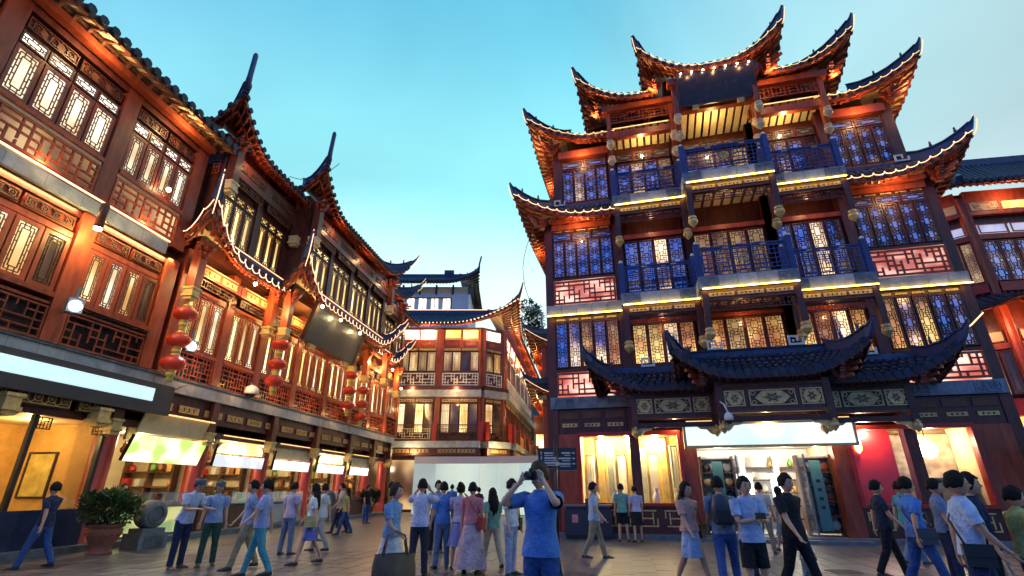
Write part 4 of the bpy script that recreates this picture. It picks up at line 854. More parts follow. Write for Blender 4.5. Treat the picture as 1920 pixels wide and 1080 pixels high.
# ------------------------------------------------------------------ house at the right edge
GB = thing('side_house', 'red house with dark tiled roof past the side of the pavilion', 'building', (25.0, 24, 0), R_(-9))
def side_face(P, L, n, lit):
    w = L / n
    for i in range(n + 1): bx('column', P, WOODR, i * w - .2, i * w + .2, -.1, .3, 0, 16.6)
    for i in range(n):
        x0, x1 = i * w + .2, (i + 1) * w - .2; m = x1 - x0
        bx('beam', P, WOODR, x0, x1, -.05, .2, 15.5, 17.0)
        for j in range(2):
            obj('scroll_panel', scroll_mesh(m / 2 - .2, .5), P, (x0 + j * m / 2 + .1, -.06, 15.75)); bx('light_panel', P, PYL if (i + j) % 2 else CREAM, x0 + j * m / 2 + .1, x0 + (j + 1) * m / 2 - .1, -.055, .1, 15.75, 16.25)
            a, b = x0 + j * m / 2 + .1, x0 + (j + 1) * m / 2 - .1
            bx('light_panel', P, glow('pale panel', (.65, .68, 1), (.85, .85, 1), .35, .5, base=(.6, .6, .7), rough=.5) if 'pale panel' not in MT else MT['pale panel'], a, b, -.06, .1, 14.35, 14.9); obj('panel_frame', frame_mesh(b - a, .55, .05, .04, WOODR), P, (a, -.062, 14.35))
            bx('light_panel', P, CREAM, a, b, -.06, .1, 8.4, 9.0); obj('panel_frame', frame_mesh(b - a, .6, .05, .04, WOOD), P, (a, -.062, 8.4))
        winrow(P, x0, x1, -.02, 11.6, 2.3, 4, 'three', PB if lit else PD, fm=WOODR, lm=WOODR); bx('sill', P, RED, x0, x1, -.2, .2, 11.0, 11.5); bx('beam', P, WOODR, x0, x1, -.1, .2, 14.0, 14.3)
        winrow(P, x0, x1, -.02, 5.8, 2.2, 4, 'long', [PD, PW, PD], lm=WOODB); bx('beam', P, WOODR, x0, x1, -.15, .2, 8.05, 8.35); bx('panel', P, RED, x0, x1, -.2, .2, 4.8, 5.6); bx('panel', P, PYL, x0, x1, -.25, .1, 4.3, 4.75)
        bx('shop_front', P, PD, x0, x1, -.1, .2, .3, 4.2)
def side_house():
    P = GB; a = 180 - 34
    bx('wall', P, WOOD, 0, 8, .3, 8, 0, 17); q = MB(); pl = [(.0, .35), (.0, 5), (-4.4, 8), (-4.05, 3.15)]
    q.add([(x, y, 0) for x, y in pl] + [(x, y, 17) for x, y in pl], [(0, 1, 2, 3), (7, 6, 5, 4), (0, 4, 5, 1), (1, 5, 6, 2), (2, 6, 7, 3), (3, 7, 4, 0)]); q.build('wall', WOOD, P)
    face(P, (0, 0), 0, side_face, 7, 2, True); face(P, (-4.15, 2.8), -34, side_face, 5.0, 2, False)
    r1 = Run((-.4, -1.1), (8, -1.1), (1.2, 2.6), (8, 2.6), 17.0, 20.2, 0, 0); r2 = Run((-5.2, 2.2), (-.4, -1.1), (-1.2, 5), (1.2, 2.6), 17.0, 20.2, .9, 0, 2.5, .4)
    roof(P, [r1, r2], rows=.33, rafter=.33, r=.11, under=WOODR, board=WOODB); q = MB().bar((1.2, 2.6, 20.3), (-.5, -1.15, 17.2), .3, .35); q.build('hip_ridge', TILEB, P); bx('ridge', P, TILEB, 1.2, 8, 2.5, 2.9, 20.1, 20.7)
    s1 = Run((-.3, -1.5), (8, -1.5), (.1, 0), (8, 0), 9.9, 10.9, .4, 0, 2, .3); s2 = Run((-5, 1.6), (-.3, -1.5), (-4.2, 2.8), (.1, 0), 9.9, 10.9, 0, .4, 2, .3)
    roof(P, [s1, s2], rows=.33, rafter=.33, under=WOOD, board=WOODB)
    lamp(P, (1.0, -1.4, 9.4), 264, (1, .30, .10), .12); obj('lamp', cached('lampball', lambda: MB().lathe([(.02, 0), (.1, .05), (.13, .13), (.1, .21), (.02, .26)], 10).mesh('lamp', emis('red lamp', (1, .35, .15), 30))), P, (1.0, -1.6, 9.4))
    lamp(P, (-1.5, -.6, 9.2), 110, (1, .45, .2)); lamp(P, (2, -.8, 16.4), 55, (1, .45, .2)); lamp(P, (-2, .2, 16.2), 44, (1, .45, .2)); lamp(P, (0, -1.5, 3.5), 132, (1, .6, .25))
side_house()
# ------------------------------------------------------------------ white hoarding at the end of the street
HD = thing('hoarding', 'tall blank white hoarding standing at the end of the street', 'hoarding', (-2.15, 35.5, 0))
HP = glow('hoarding print with added glow', (.50, .80, .84), (.80, .98, .78), .34, .52, scale=(.25, .25, .3), base=(.6, .66, .66), rough=.4); HW = mat('hoarding white', (.82, .84, .85), .5, var=.05)  # emission added to the print so the panels look lit
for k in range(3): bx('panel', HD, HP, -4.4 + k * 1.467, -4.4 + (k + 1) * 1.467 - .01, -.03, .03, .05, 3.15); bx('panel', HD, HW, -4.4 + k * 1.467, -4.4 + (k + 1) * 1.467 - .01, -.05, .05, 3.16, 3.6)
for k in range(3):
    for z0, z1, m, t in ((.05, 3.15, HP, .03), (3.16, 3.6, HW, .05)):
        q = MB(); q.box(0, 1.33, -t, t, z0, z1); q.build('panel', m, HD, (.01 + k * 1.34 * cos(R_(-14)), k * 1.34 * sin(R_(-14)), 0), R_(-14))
bx('base', HD, GREYM, -4.4, 0, -.06, .5, 0, .05)
for x in (-4.3, -2.2, -.1): bx('strut', HD, GREYM, x - .04, x + .04, .06, .14, 0, 3.5)
# ================================================================== ground
def ground_material():
    m = bpy.data.materials.new('stone paving'); m.use_nodes = True; t = m.node_tree; b = t.nodes['Principled BSDF']; N = t.nodes; K = t.links
    g = N.new('ShaderNodeNewGeometry'); mp = N.new('ShaderNodeMapping'); mp.inputs['Rotation'].default_value = (0, 0, R_(11 + 90)); K.new(g.outputs['Position'], mp.inputs[0])
    br = N.new('ShaderNodeTexBrick'); K.new(mp.outputs[0], br.inputs['Vector']); br.inputs['Scale'].default_value = 1; br.inputs['Brick Width'].default_value = .9; br.inputs['Row Height'].default_value = .45
    br.inputs['Mortar Size'].default_value = .008; br.inputs['Color1'].default_value = (.09, .09, .098, 1); br.inputs['Color2'].default_value = (.13, .127, .13, 1); br.inputs['Mortar'].default_value = (.03, .03, .03, 1)
    n = N.new('ShaderNodeTexNoise'); n.inputs['Scale'].default_value = 1.1; n.inputs['Detail'].default_value = 8; K.new(g.outputs['Position'], n.inputs[0])
    r = N.new('ShaderNodeMapRange'); K.new(n.outputs[0], r.inputs[0]); r.inputs[1].default_value = .3; r.inputs[2].default_value = .7; r.inputs[3].default_value = .6; r.inputs[4].default_value = 1.3
    x = N.new('ShaderNodeMix'); x.data_type = 'RGBA'; x.blend_type = 'MULTIPLY'; x.inputs[0].default_value = 1; K.new(br.outputs[0], x.inputs[6]); K.new(r.outputs[0], x.inputs[7]); K.new(x.outputs[2], b.inputs['Base Color'])
    rr = N.new('ShaderNodeMapRange'); K.new(n.outputs[0], rr.inputs[0]); rr.inputs[3].default_value = .22; rr.inputs[4].default_value = .5; K.new(rr.outputs[0], b.inputs['Roughness'])
    return m
gm = ground_material()
gr = MB().add([(-400, -300, 0), (400, -300, 0), (400, 600, 0), (-400, 600, 0)], [(0, 1, 2, 3)]).build('ground', gm); gr['kind'] = 'structure'
SLAB = mat('paving slab', (.088, .090, .105), .34, var=.55, scale=1.7, bump=.6)
def pavement():
    pv = bpy.data.objects.new('pavement', None); C.objects.link(pv); pv['kind'] = 'structure'; pv['label'] = 'grey stone slabs paving the square in front of the shops'
    pv.rotation_euler = (0, 0, R_(-11)); me = MB().box(-.215, .215, -.440, .440, -.004, .006).mesh('slab', SLAB)
    c, s = cos(R_(11)), sin(R_(11)); cand = []
    for i in range(-60, 60):
        for j in range(6, 40):
            x, y = i * .45, (j + .37 * (i % 3)) * .9; wx, wy = x * c + y * s, -x * s + y * c
            if wy > 10.3 and abs(wx) < wy * .96: cand.append((wy + .12 * abs(wx), x, y))
    cand.sort()
    for wy, x, y in cand[:300]: obj('slab', me, pv, (x, y, random.uniform(0, .002)))
pavement()
# manhole cover
mh = thing('manhole_cover', 'round iron manhole cover set in the paving', 'manhole cover', (6.6, 11.3, .008)); q = MB(); q.lathe([(.42, 0), (.42, .012), (.36, .012), (.36, .006)], 24); q.build('rim', GREYM, mh)
q = MB()
for k in range(-3, 4): q.box(-.3, .3, k * .09 - .02, k * .09 + .02, 0, .016)
q.build('tread', BLACKM, mh)
# ================================================================== hanging lanterns
LANR = mat('red lantern silk', (.42, .022, .012), .45, var=.2, emit=(1, .10, .03), es=.06)
TAS = mat('yellow tassel', (.75, .55, .12), .7, var=.2)
def lantern_mesh():
    q = MB(); prof = [(.16, -.27), (.30, -.23), (.42, -.12), (.46, 0), (.42, .12), (.30, .23), (.16, .27)]; q.lathe(prof, 28, flute=.07); return q.mesh('silk_body', LANR)
LANM = lantern_mesh()
CAP = MB().lathe([(.17, 0), (.17, .1), (.12, .13)], 14).mesh('cap', GOLD)
TASM = MB().lathe([(.16, 0), (.17, -.12), (.12, -.14), (.13, -.3), (.09, -.34)], 12).mesh('tassel', TAS)
def lantern(u, o, z, s, label, last):
    p = LM @ V((u, -o, z)); t = thing('lantern', label, 'lantern', p, random.random(), 'red lanterns hung in strings on the left building')
    obj('silk_body', LANM, t, scale=(s, s, s)); obj('cap', CAP, t, (0, 0, .26 * s), scale=(s, s, s)); obj('cap', CAP, t, (0, 0, -.36 * s), scale=(s, s, s)); obj('tassel', TASM, t, (0, 0, -.36 * s), scale=(s, s, s))
    MB().tube([(0, 0, .38 * s), (0, 0, .38 * s + .35)], .012, 5).build('cord', BLACKM, t)
for u, o, zs, s, nm in ((15.85, .55, (6.9, 6.0, 5.25), .82, 'nearest the camera'), (20.55, 1.0, (7.12, 6.3, 5.6), .82, 'left of the tilted blank board'), (27.6, .8, (7.35, 6.5, 5.72), .8, 'below the far end of the tilted board'), (30.0, .5, (6.95, 6.15, 5.45), .8, 'farthest down the facade')):
    for k, z in enumerate(zs): lantern(u, o, z, s, ('top', 'middle', 'bottom')[k] + ' red silk lantern of the string ' + nm, k == 2)
# tilted blank board of the left pavilion
BM = LM @ Matrix.Translation(V((24.1, -1.25, 7.75))) @ Matrix.Rotation(R_(17), 4, 'X')
lb = thing('name_board', 'blank grey board tilted under the lit eave of the left building', 'sign'); lb.matrix_world = BM
bx('board', lb, mat('grey slate board', (.10, .095, .09), .35, var=.2), -2.45, 2.45, -.05, .05, 0, 1.62)
for a in ((-2.55, -2.45, 0, 1.62), (2.45, 2.55, 0, 1.62), (-2.55, 2.55, -.09, 0), (-2.55, 2.55, 1.62, 1.71)): bx('frame', lb, WOODB, a[0], a[1], -.1, .08, a[2], a[3])
for x in (-1.7, 1.7): bx('bracket', lb, GOLD, x - .22, x + .22, -.18, .02, -.3, -.09)
BULBM = MB().lathe([(.01, -.07), (.05, -.05), (.065, 0), (.05, .05), (.01, .07)], 8).mesh('bulb', BULB)
SHD = MB().lathe([(.09, 0), (.05, .08), (.03, .12)], 10).mesh('shade', BLACKM)
def eave_lamp(p, label, e=14, col=(1, .72, .32)):
    t = thing('eave_lamp', label, 'lamp', p, 0, 'small warm lamps under the eaves'); obj('bulb', BULBM, t); obj('shade', SHD, t, (0, 0, .05)); lamp(t, (0, 0, -.1), e, col, .06)
for u, o, z, l in ((21.6, 2.0, 9.15, 'small lit lamp under the eave at the near corner of the tilted board'), (23.4, 2.0, 9.1, 'small lit lamp over the near half of the tilted board'), (25.6, 2.0, 9.1, 'small lit lamp over the far half of the tilted board'), (18.4, .9, 9.0, 'small lit lamp under the near wing of the skirt roof'), (33.2, .9, 8.9, 'small lit lamp under the far wing of the skirt roof'), (36.6, .3, 8.3, 'small lit lamp at the far end of the left building'), (37.2, .2, 7.0, 'lower lit lamp at the far end of the left building')):
    eave_lamp(LM @ V((u, -o, z)), l)
# ---- floodlights fixed to the left facade
def floodlight(u, o, z, label, col, fm, e):
    t = thing('floodlight', label, 'floodlight', LM @ V((u, -o, z)), R_(60))
    bx('housing', t, GREYM, -.17, .17, -.1, .14, -.18, .2); o_ = MB().lathe([(.13, 0), (.13, .02), (.09, .04)], 16).build('lens', fm, t, (0, -.1, 0)); o_.rotation_euler = (R_(90), 0, 0); bx('bracket', t, GREYM, -.04, .04, .14, o + .2, -.03, .03); bx('arm', t, GREYM, -.03, .03, .0, .06, .2, .55)
    lamp(t, (0, -.16, 0), e * 3, col, .1, 'SPOT', rot=(R_(-82), 0, 0), spot=140)
floodlight(12.3, .55, 5.9, 'white floodlight glaring on the facade beside the lattice panels', (.75, .85, 1), FLOOD, 200)
floodlight(16.3, .6, 5.92, 'white floodlight glaring behind the nearest string of lanterns', (.75, .85, 1), FLOOD, 140)
t = thing('wall_lamp', 'warm downlight on a dark bracket below the upper stone ledge', 'lamp', LM @ V((12.3, -.45, 8.15))); MB().lathe([(.11, .05), (.11, .75), (.09, .8)], 14).build('tube_housing', WOOD, t)
MB().lathe([(.02, -.02), (.09, 0), (.1, .06)], 12).build('lens', BULB, t); lamp(t, (0, 0, -.15), 90, (1, .72, .22), .08)
t = thing('wall_lamp', 'small bright lamp in the upper window near the pavilion corner', 'lamp', LM @ V((14.3, -.15, 10.75))); obj('bulb', BULBM, t); obj('shade', SHD, t, (0, 0, .05)); lamp(t, (0, -.2, 0), 8, (1, .75, .35))
# ---- cameras
t = thing('security_camera', 'white domed security camera on the lower ledge of the left building', 'camera', LM @ V((20.3, -.25, 5.05))); MB().lathe([(.26, .0), (.28, .1), (.24, .26), (.1, .36)], 16).build('hood', WHITEP, t); MB().lathe([(.02, -.14), (.13, -.1), (.19, 0)], 16).build('dome', mat('smoked dome', (.02, .02, .022), .08, var=.1), t); MB().tube([(0, 0, .34), (-.15, .1, .5), (-.3, .3, .45)], .04, 6).build('arm', GREYM, t)
t = thing('security_camera', 'white domed security camera hanging over the shop entrance', 'camera', RM @ V((-1.35, -2.15, 3.55))); MB().lathe([(.13, 0), (.14, .1), (.11, .2), (.04, .26)], 14).build('hood', WHITEP, t); MB().lathe([(.01, -.12), (.09, -.08), (.11, 0)], 14).build('dome', MT['smoked dome'], t); MB().tube([(0, 0, .25), (-.06, .05, .5), (-.12, .2, .62)], .025, 6).build('arm', WHITEP, t)
# ================================================================== big sign board over the shop on the left
t = thing('shop_sign', 'long dark board with a pale blank light strip above the leftmost shop', 'sign'); t.matrix_world = LM
bx('board', t, mat('charcoal board', (.05, .045, .055), .5, var=.15), 6.0, 16.55, -.22, -.08, 3.72, 4.62); bx('light_panel', t, MT['pale sign face'], 6.0, 15.75, -.26, -.225, 4.06, 4.44); bx('bracket', t, GREYM, 8, 8.2, -.08, .2, 4.0, 4.3); bx('bracket', t, GREYM, 15, 15.2, -.08, .2, 4.0, 4.3)
MB().tube([(16.45, -.2, 4.5), (16.75, -.45, 4.75)], .02, 5).build('stay', GREYM, t)
# ================================================================== shops of the left building
FOOD = [mat('golden pastry', (.62, .33, .08), .6), mat('dark roast', (.25, .08, .03), .5), mat('green leaf wrap', (.15, .3, .05), .6), mat('white bun', (.75, .68, .55), .6), mat('red packet', (.55, .03, .03), .4)]
def litprint(name, a, b, c, s):
    m = glow(name, a, b, s * .8, s * 1.2, scale=(1.4, 1.4, 1.8), thr=(.42, .6), base=(.6, .6, .55), rough=.3); return m
MENU = litprint('lit menu board', (.55, .80, .12), (1, .88, .55), None, .95); WARMS = litprint('lit cream sign', (1, .62, .18), (1, .84, .45), None, 1.2); WHITES = litprint('lit white sign', (.85, .92, 1), (1, 1, 1), None, 1.0)
ORD = ['first', 'second', 'third', 'fourth', 'fifth', 'sixth', 'seventh', 'eighth', 'ninth', 'tenth']
FC = ['golden', 'dark brown', 'leaf green', 'cream white', 'red']
for k in range(2, 7):
    a, b = GC[k - 1] + .34, GC[k] - .34; nm = {2: 'nearest open food stall', 3: 'second food stall from the planter', 4: 'third stall along the arcade', 5: 'fourth stall along the arcade', 6: 'last stall before the white hoarding'}[k]
    t = thing('stall_sign', ('tilted green and white lit menu board above the ' if k == 2 else 'cream and white lightbox above the ') + nm, 'sign'); t.matrix_world = LM @ Matrix.Translation(V((0, .45, 2.35))) @ Matrix.Rotation(R_(18 if k == 2 else 6), 4, 'X')
    if k == 2:
        bx('menu_panel', t, MENU, a + .05, b - .05, -.06, 0, 0, .8); bx('awning_board', t, CREAM, a + .1, b - .1, .0, .06, .85, 1.5); bx('lamp_strip', t, ROPEY, a + .2, b - .2, -.1, -.05, 1.5, 1.54)
    else:
        bx('lower_panel', t, WHITES, a + .05, b - .05, -.08, 0, 0, .42); bx('upper_panel', t, WARMS if k % 2 else CREAM, a + .15, b - .15, .0, .06, .48, 1.1); bx('lamp_strip', t, ROPEY, a + .2, b - .2, -.08, -.04, 1.1, 1.14)
    bx('frame', t, BLACKM, a + .02, a + .05, -.08, .02, 0, .8); bx('frame', t, BLACKM, b - .05, b - .02, -.08, .02, 0, .8)
    ct = thing('counter', ('yellow green printed counter of the ' if k == 2 else 'steel and glass counter of the ') + nm, 'counter'); ct.matrix_world = LM
    if k == 2: bx('front', ct, litprint('lit counter print', (.35, .62, .05), (.95, .85, .20), None, .55), a, b, .5, .56, .22, 1.0)
    else: bx('front', ct, [WOODB, STONE, WOODR][k % 3], a, b, .5, .56, .18, .95)
    bx('top', ct, GREYM, a - .02, b + .02, .45, 1.15, 1.0, 1.05); bx('body', ct, STONED, a, b, .565, 1.1, .18, .99); bx('glass_pane', ct, GLASS, a, b, .5, .51, 1.05, 1.45)
    sh = thing('shelf', 'wall shelves of goods inside the ' + nm, 'shelf'); sh.matrix_world = LM
    for z in (1.1, 1.6, 2.1, 2.6): bx('board', sh, WOODB, b - .08, b + .21, 1.25, 3.25, z, z + .04)
    for y in (1.25, 2.25, 3.25): bx('upright', sh, WOODB, b - .08, b + .21, y - .03, y + .03, .18, 2.8)
    for j in range(10):
        y = 1.35 + (j % 5) * .42 + .1 * (j // 5); z = ((1.64, 2.14, 1.64, 1.14, 2.14), (1.14, 1.64, 2.14, 2.14, 1.14))[j // 5][(j + k) % 5]; h = random.uniform(.2, .36)
        g = obj('goods_box' if j % 2 else 'jar', cached(('gb', j % 5), lambda: MB().box(-.12, .12, -.1, .1, 0, 1).mesh('goods', FOOD[j % 5])) if j % 2 else cached(('jar', j % 5), lambda: MB().lathe([(.08, 0), (.11, .2), (.11, .75), (.06, .88), (.06, 1)], 10).mesh('jar', FOOD[j % 5])), None)
        g.matrix_world = LM @ Matrix.Translation(V((b + .06, y, z))) @ Matrix.Diagonal(V((1, 1, h, 1)))
        tag(g, FC[j % 5] + (' packed box' if j % 2 else ' round jar') + ' on the wall shelves of the ' + nm, 'box' if j % 2 else 'jar', 'goods in the ' + nm)
    for j in range(5):
        x = a + .3 + (b - a - .6) * j / 4; g = obj('food_tray', cached(('tray', (j + k) % 5), lambda: MB().box(-.26, .26, -.2, .2, 0, .05).lathe([(.2, .05), (.16, .11), (.05, .15)], 10).mesh('food_tray', FOOD[(j + k) % 5])), None); g.matrix_world = LM @ Matrix.Translation(V((x, .85, 1.052)))
        tag(g, FC[(j + k) % 5] + ' heaped food tray on the counter of the ' + nm, 'tray', 'trays of the ' + nm)
        g = obj('hanging_gourd', cached(('gourd', j % 3), lambda: MB().lathe([(.01, -.16), (.1, -.1), (.12, 0), (.06, .08), (.07, .14), (.02, .2), (.012, .42)], 10).mesh('gourd', FOOD[j % 3])), None); g.matrix_world = LM @ Matrix.Translation(V((x, 1.3, 2.75))); tag(g, ORD[j] + ' hanging gourd from the near column in the ' + nm, 'gourd', 'gourds of the ' + nm)
# framed picture and lamp in the ochre shop
t = thing('framed_picture', 'framed golden picture on the ochre wall of the leftmost shop', 'picture'); t.matrix_world = LM @ Matrix.Translation(V((15.19, 2.7, 1.35))) @ Matrix.Rotation(R_(-90), 4, 'Z'); bx('canvas', t, mat('golden picture', (.75, .55, .15), .5, var=.4, scale=3), 0, .85, -.03, 0, 0, 1.15)
for a in ((-.05, .9, -.05, 0), (-.05, .9, 1.15, 1.2), (-.05, 0, 0, 1.15), (.85, .9, 0, 1.15)): bx('frame', t, BLACKM, a[0], a[1], -.06, 0, a[2], a[3])
t = thing('pendant_lamp', 'hanging bulb beside the framed picture', 'lamp', LM @ V((12.9, 2.4, 2.3))); obj('bulb', BULBM, t); obj('shade', SHD, t, (0, 0, .05)); MB().tube([(0, 0, .15), (0, 0, 1.0)], .01, 5).build('cord', BLACKM, t); lamp(t, (0, 0, -.1), 25, (1, .75, .3))
# ================================================================== potted shrubs and stone drums
LEAF = mat('dark glossy leaf', (.035, .075, .03), .35, var=.6, scale=5, col2=(.10, .17, .06)); TERRA = mat('terracotta', (.24, .085, .055), .7, var=.3, bump=.4); BARK = mat('bark', (.08, .05, .03), .8)
def leaf_cluster(q, c, rad, n, sz, flat=1.):
    for _ in range(n):
        d = V((random.gauss(0, 1), random.gauss(0, 1), random.gauss(0, 1) * flat + .25)).normalized(); p = V(c) + V((d.x * rad[0], d.y * rad[1], d.z * rad[2])) * (random.random() ** .35)
        ax = (d + V((random.uniform(-.8, .8), random.uniform(-.8, .8), random.uniform(-.3, .8)))).normalized(); s = ax.cross(V((0, 0, 1)))
        if s.length < .1: s = V((1, 0, 0))
        s = s.normalized() * sz * .3; L = ax * sz * random.uniform(.7, 1.3); u = s.cross(ax).normalized() * sz * .12
        q.add([p, p + L * .5 + s + u, p + L, p + L * .5 - s + u], [(0, 1, 2), (0, 2, 3)])
def potted(loc, s, label, seed):
    random.seed(seed); t = thing('potted_shrub', label, 'plant', loc)
    MB().lathe([(.30 * s, 0), (.30 * s, .05 * s), (.24 * s, .1 * s), (.33 * s, .32 * s), (.42 * s, .52 * s), (.43 * s, .62 * s), (.38 * s, .66 * s), (.45 * s, .70 * s), (.45 * s, .77 * s), (.40 * s, .77 * s), (.38 * s, .70 * s)], 28).build('pot', TERRA, t)
    rg = MB()
    for k in range(16): rg.lathe([(.0, -.02), (.05 * s, 0), (.0, .02)], 6, (.415 * s * cos(k * pi / 8), .415 * s * sin(k * pi / 8), .5 * s))
    rg.build('relief_band', TERRA, t); MB().lathe([(.38 * s, .69 * s), (.02, .72 * s)], 20).build('soil', BARK, t)
    st = MB()
    for k in range(7): a = k * .9; st.tube([(0, 0, .7 * s), (.15 * s * cos(a), .15 * s * sin(a), 1.0 * s), (.45 * s * cos(a), .45 * s * sin(a), 1.3 * s)], [.03 * s, .02 * s, .008 * s], 5)
    st.build('stem', BARK, t); q = MB(); leaf_cluster(q, (0, 0, 1.15 * s), (.72 * s, .72 * s, .45 * s), 1500, .13 * s)
    for k in range(14): a = random.uniform(0, 6.3); leaf_cluster(q, (.55 * s * cos(a), .55 * s * sin(a), (1.1 + random.uniform(-.2, .4)) * s), (.22 * s, .22 * s, .18 * s), 90, .13 * s)
    q.build('crown', LEAF, t)
potted((-10.55, 14.35, .0), .92, 'leafy dark green shrub in a terracotta pot by the leftmost shop', 3)
potted((-9.0, 34.0, 0), .95, 'small potted shrub standing far down the arcade', 4)
def stone_drum(loc, rz, s, label):
    t = thing('stone_drum', label, 'drum stone', loc, rz); bx('base', t, STONED, -.45 * s, .45 * s, -.35 * s, .35 * s, 0, .42 * s); bx('plinth', t, STONED, -.36 * s, .36 * s, -.28 * s, .28 * s, .42 * s, .55 * s)
    q = MB(); pr = [(.05, -.24), (.34, -.24), (.38, -.2), (.40, -.1), (.40, .1), (.38, .2), (.34, .24), (.05, .24)]; q.lathe([(r * s, z * s) for r, z in pr], 26); d = q.build('drum', STONED, t, (0, 0, .92 * s)); d.rotation_euler = (R_(90), 0, 0)
    obj('carving', scroll_mesh(.6 * s, .3 * s, STONED), t, (-.3 * s, -.352 * s, .06 * s)); q = MB().ring(0, 0, .26 * s, .05, -.02, 0, 16); q.build('carving', STONED, t, (0, -.25 * s, .92 * s))
stone_drum((-10.35, 15.7, 0), R_(72), .95, 'carved grey drum stone beside the terracotta pot'); stone_drum((-9.9, 29.0, 0), R_(72), 1.15, 'pale drum stone half way along the arcade')
# ================================================================== bins, direction signs, tripod
BINM = mat('bin navy', (.03, .035, .06), .4, var=.2)
t = thing('litter_bin', 'dark twin litter bin below the left display window', 'bin', (2.6, 18.7, 0), R_(-14))
for x in (-.42, .42): bx('body', t, BINM, x - .36, x + .36, -.25, .25, .12, .9); bx('hood', t, GREYM, x - .38, x + .38, -.27, .27, 1.0, 1.06); bx('label_plate', t, mat('pink label', (.6, .25, .28), .5), x - .1, x + .1, -.26, -.25, .5, .75); bx('slot', t, BLACKM, x - .3, x + .3, -.24, .24, .9, 1.0)
bx('centre_post', t, BINM, -.06, .06, -.24, .24, .05, 1.25); bx('foot', t, BLACKM, -.75, .75, -.2, .2, 0, .12)
SIGNB = mat('sign slate', (.022, .024, .03), .4, var=.15); GLY = mat('sign lettering', (.5, .53, .56), .5, var=.2)
def arrow(q, x, z, d, s=.06):
    if d == 'up': q.prism([(x - .012, z - s), (x + .012, z - s), (x + .012, z), (x + .035, z), (x, z + s), (x - .035, z), (x - .012, z)], -.004, 0)
    else: q.prism([(x - d * s, z - .012), (x, z - .012), (x, z - .035), (x + d * s, z), (x, z + .035), (x, z + .012), (x - d * s, z + .012)][::d], -.004, 0)
def dsign(loc, rz, label, plates):
    t = thing('direction_sign', label, 'sign', loc, rz); MB().tube([(0, .06, 0), (0, .06, 3.0)], .05, 10).build('post', BLACKM, t)
    for (x0, x1, z0, z1, d) in plates:
        bx('plate', t, SIGNB, x0, x1, -.05, .0, z0, z1); bx('edge', t, GREYM, x0, x1, -.055, -.05, z0, z0 + .015); q = MB()
        for k in range(3):
            z = z1 - .16 - k * (z1 - z0 - .2) / 3; ax = x1 - .1 if d == 1 else x0 + .1
            arrow(q, ax, z, d)
            bl = .28 + .1 * ((k * 7) % 3); xs = (x1 - .2 - bl) if d == 1 else x0 + .2
            q.box(xs, xs + bl, -.003, 0, z - .025, z + .025); q.box(xs if d != 1 else xs + bl * .3, xs + bl, -.003, 0, z - .085, z - .06)
        q.build('lettering', GLY, t, (0, -.056, 0))
dsign((1.42, 17.2, 0), R_(-4), 'black direction sign with two plates and arrows beside the bins', [(-.56, -.06, 2.15, 2.8, 'up'), (.06, .68, 2.1, 2.8, 1)])
dsign((15.9, 14.6, 0), R_(-30), 'black direction sign with arrows at the edge beside the red display window', [(-.95, -.08, 2.0, 2.85, -1), (.06, .8, 2.0, 2.85, -1)])
# ================================================================== tree and lamp post behind
t = thing('tree', 'dark tree showing in the gap above the narrow house', 'tree', (2.2, 64, 0)); MB().tube([(0, 0, 0), (.2, 0, 8), (0, .3, 16)], [.5, .4, .2], 8).build('trunk', BARK, t); q = MB()
random.seed(5)
for k in range(5): a = k * 1.3; MB
for k in range(16): leaf_cluster(q, (random.uniform(-1.8, 1.6), random.uniform(-1.5, 1.5), random.uniform(18, 24.5)), (1.1, 1.1, .8), 130, .42)
q.build('crown', LEAF, t)
br = MB()
for a in range(6): br.tube([(.1, .2, 14), (cos(a) * .9, sin(a) * .9, 18), (cos(a) * 1.5, sin(a) * 1.5, 22)], [.2, .12, .04], 5)
br.build('limb', BARK, t)
t = thing('street_lamp', 'curved grey street lamp in the gap beside the pavilion', 'street lamp', (2.9, 46, 0)); MB().tube([(0, 0, 0), (0, 0, 17.2), (-.3, 0, 17.9), (-1.2, 0, 18.1)], [.12, .08, .06, .05], 8).build('post', GREYM, t); MB().lathe([(.02, -.12), (.3, 0), (.02, .14)], 10).build('head', WHITEP, t, (-1.3, 0, 18.08))
# hanging wires
q = MB(); A, B = V((2.2, 20.5, 15)), V((1.1, 20.8, 8.6)); q.tube([A.lerp(B, k / 12) + V((-1.1 * sin(pi * k / 12), 0, -.4 * sin(pi * k / 12))) for k in range(13)], .012, 4); tag(q.build('cable', BLACKM), 'thin cable looping down the left edge of the pavilion', 'cable')
pa, pb = LM @ V((21.0, -2.1, 16.4)), LM @ V((19.0, -1.0, 14.4)); q = MB(); q.tube([pa.lerp(pb, k / 10) + V((0, 0, -.5 * sin(pi * k / 10))) for k in range(11)], .016, 4); tag(q.build('cable', BLACKM), 'dark cable hanging between two horned roof corners', 'cable')
for a_, b_, sag, lb_ in (((6, -.08, 4.98), (16, -.08, 5.03), .02, 'black cable lying along the lower ledge of the near section'), ((16, -.1, 5.04), (36, -.1, 5.04), .015, 'black cable running along the lower ledge under the lanterns'), ((12.7, .0, 6.1), (15.3, .0, 6.12), .06, 'loose cable below the window sill of the near section')):
    a_, b_ = LM @ V(a_), LM @ V(b_); q = MB(); q.tube([a_.lerp(b_, k / 24) + V((.03 * sin(k * 2.1), 0, -sag * abs(sin(k * 1.3)))) for k in range(25)], .014, 5); tag(q.build('cable', BLACKM), lb_, 'cable')
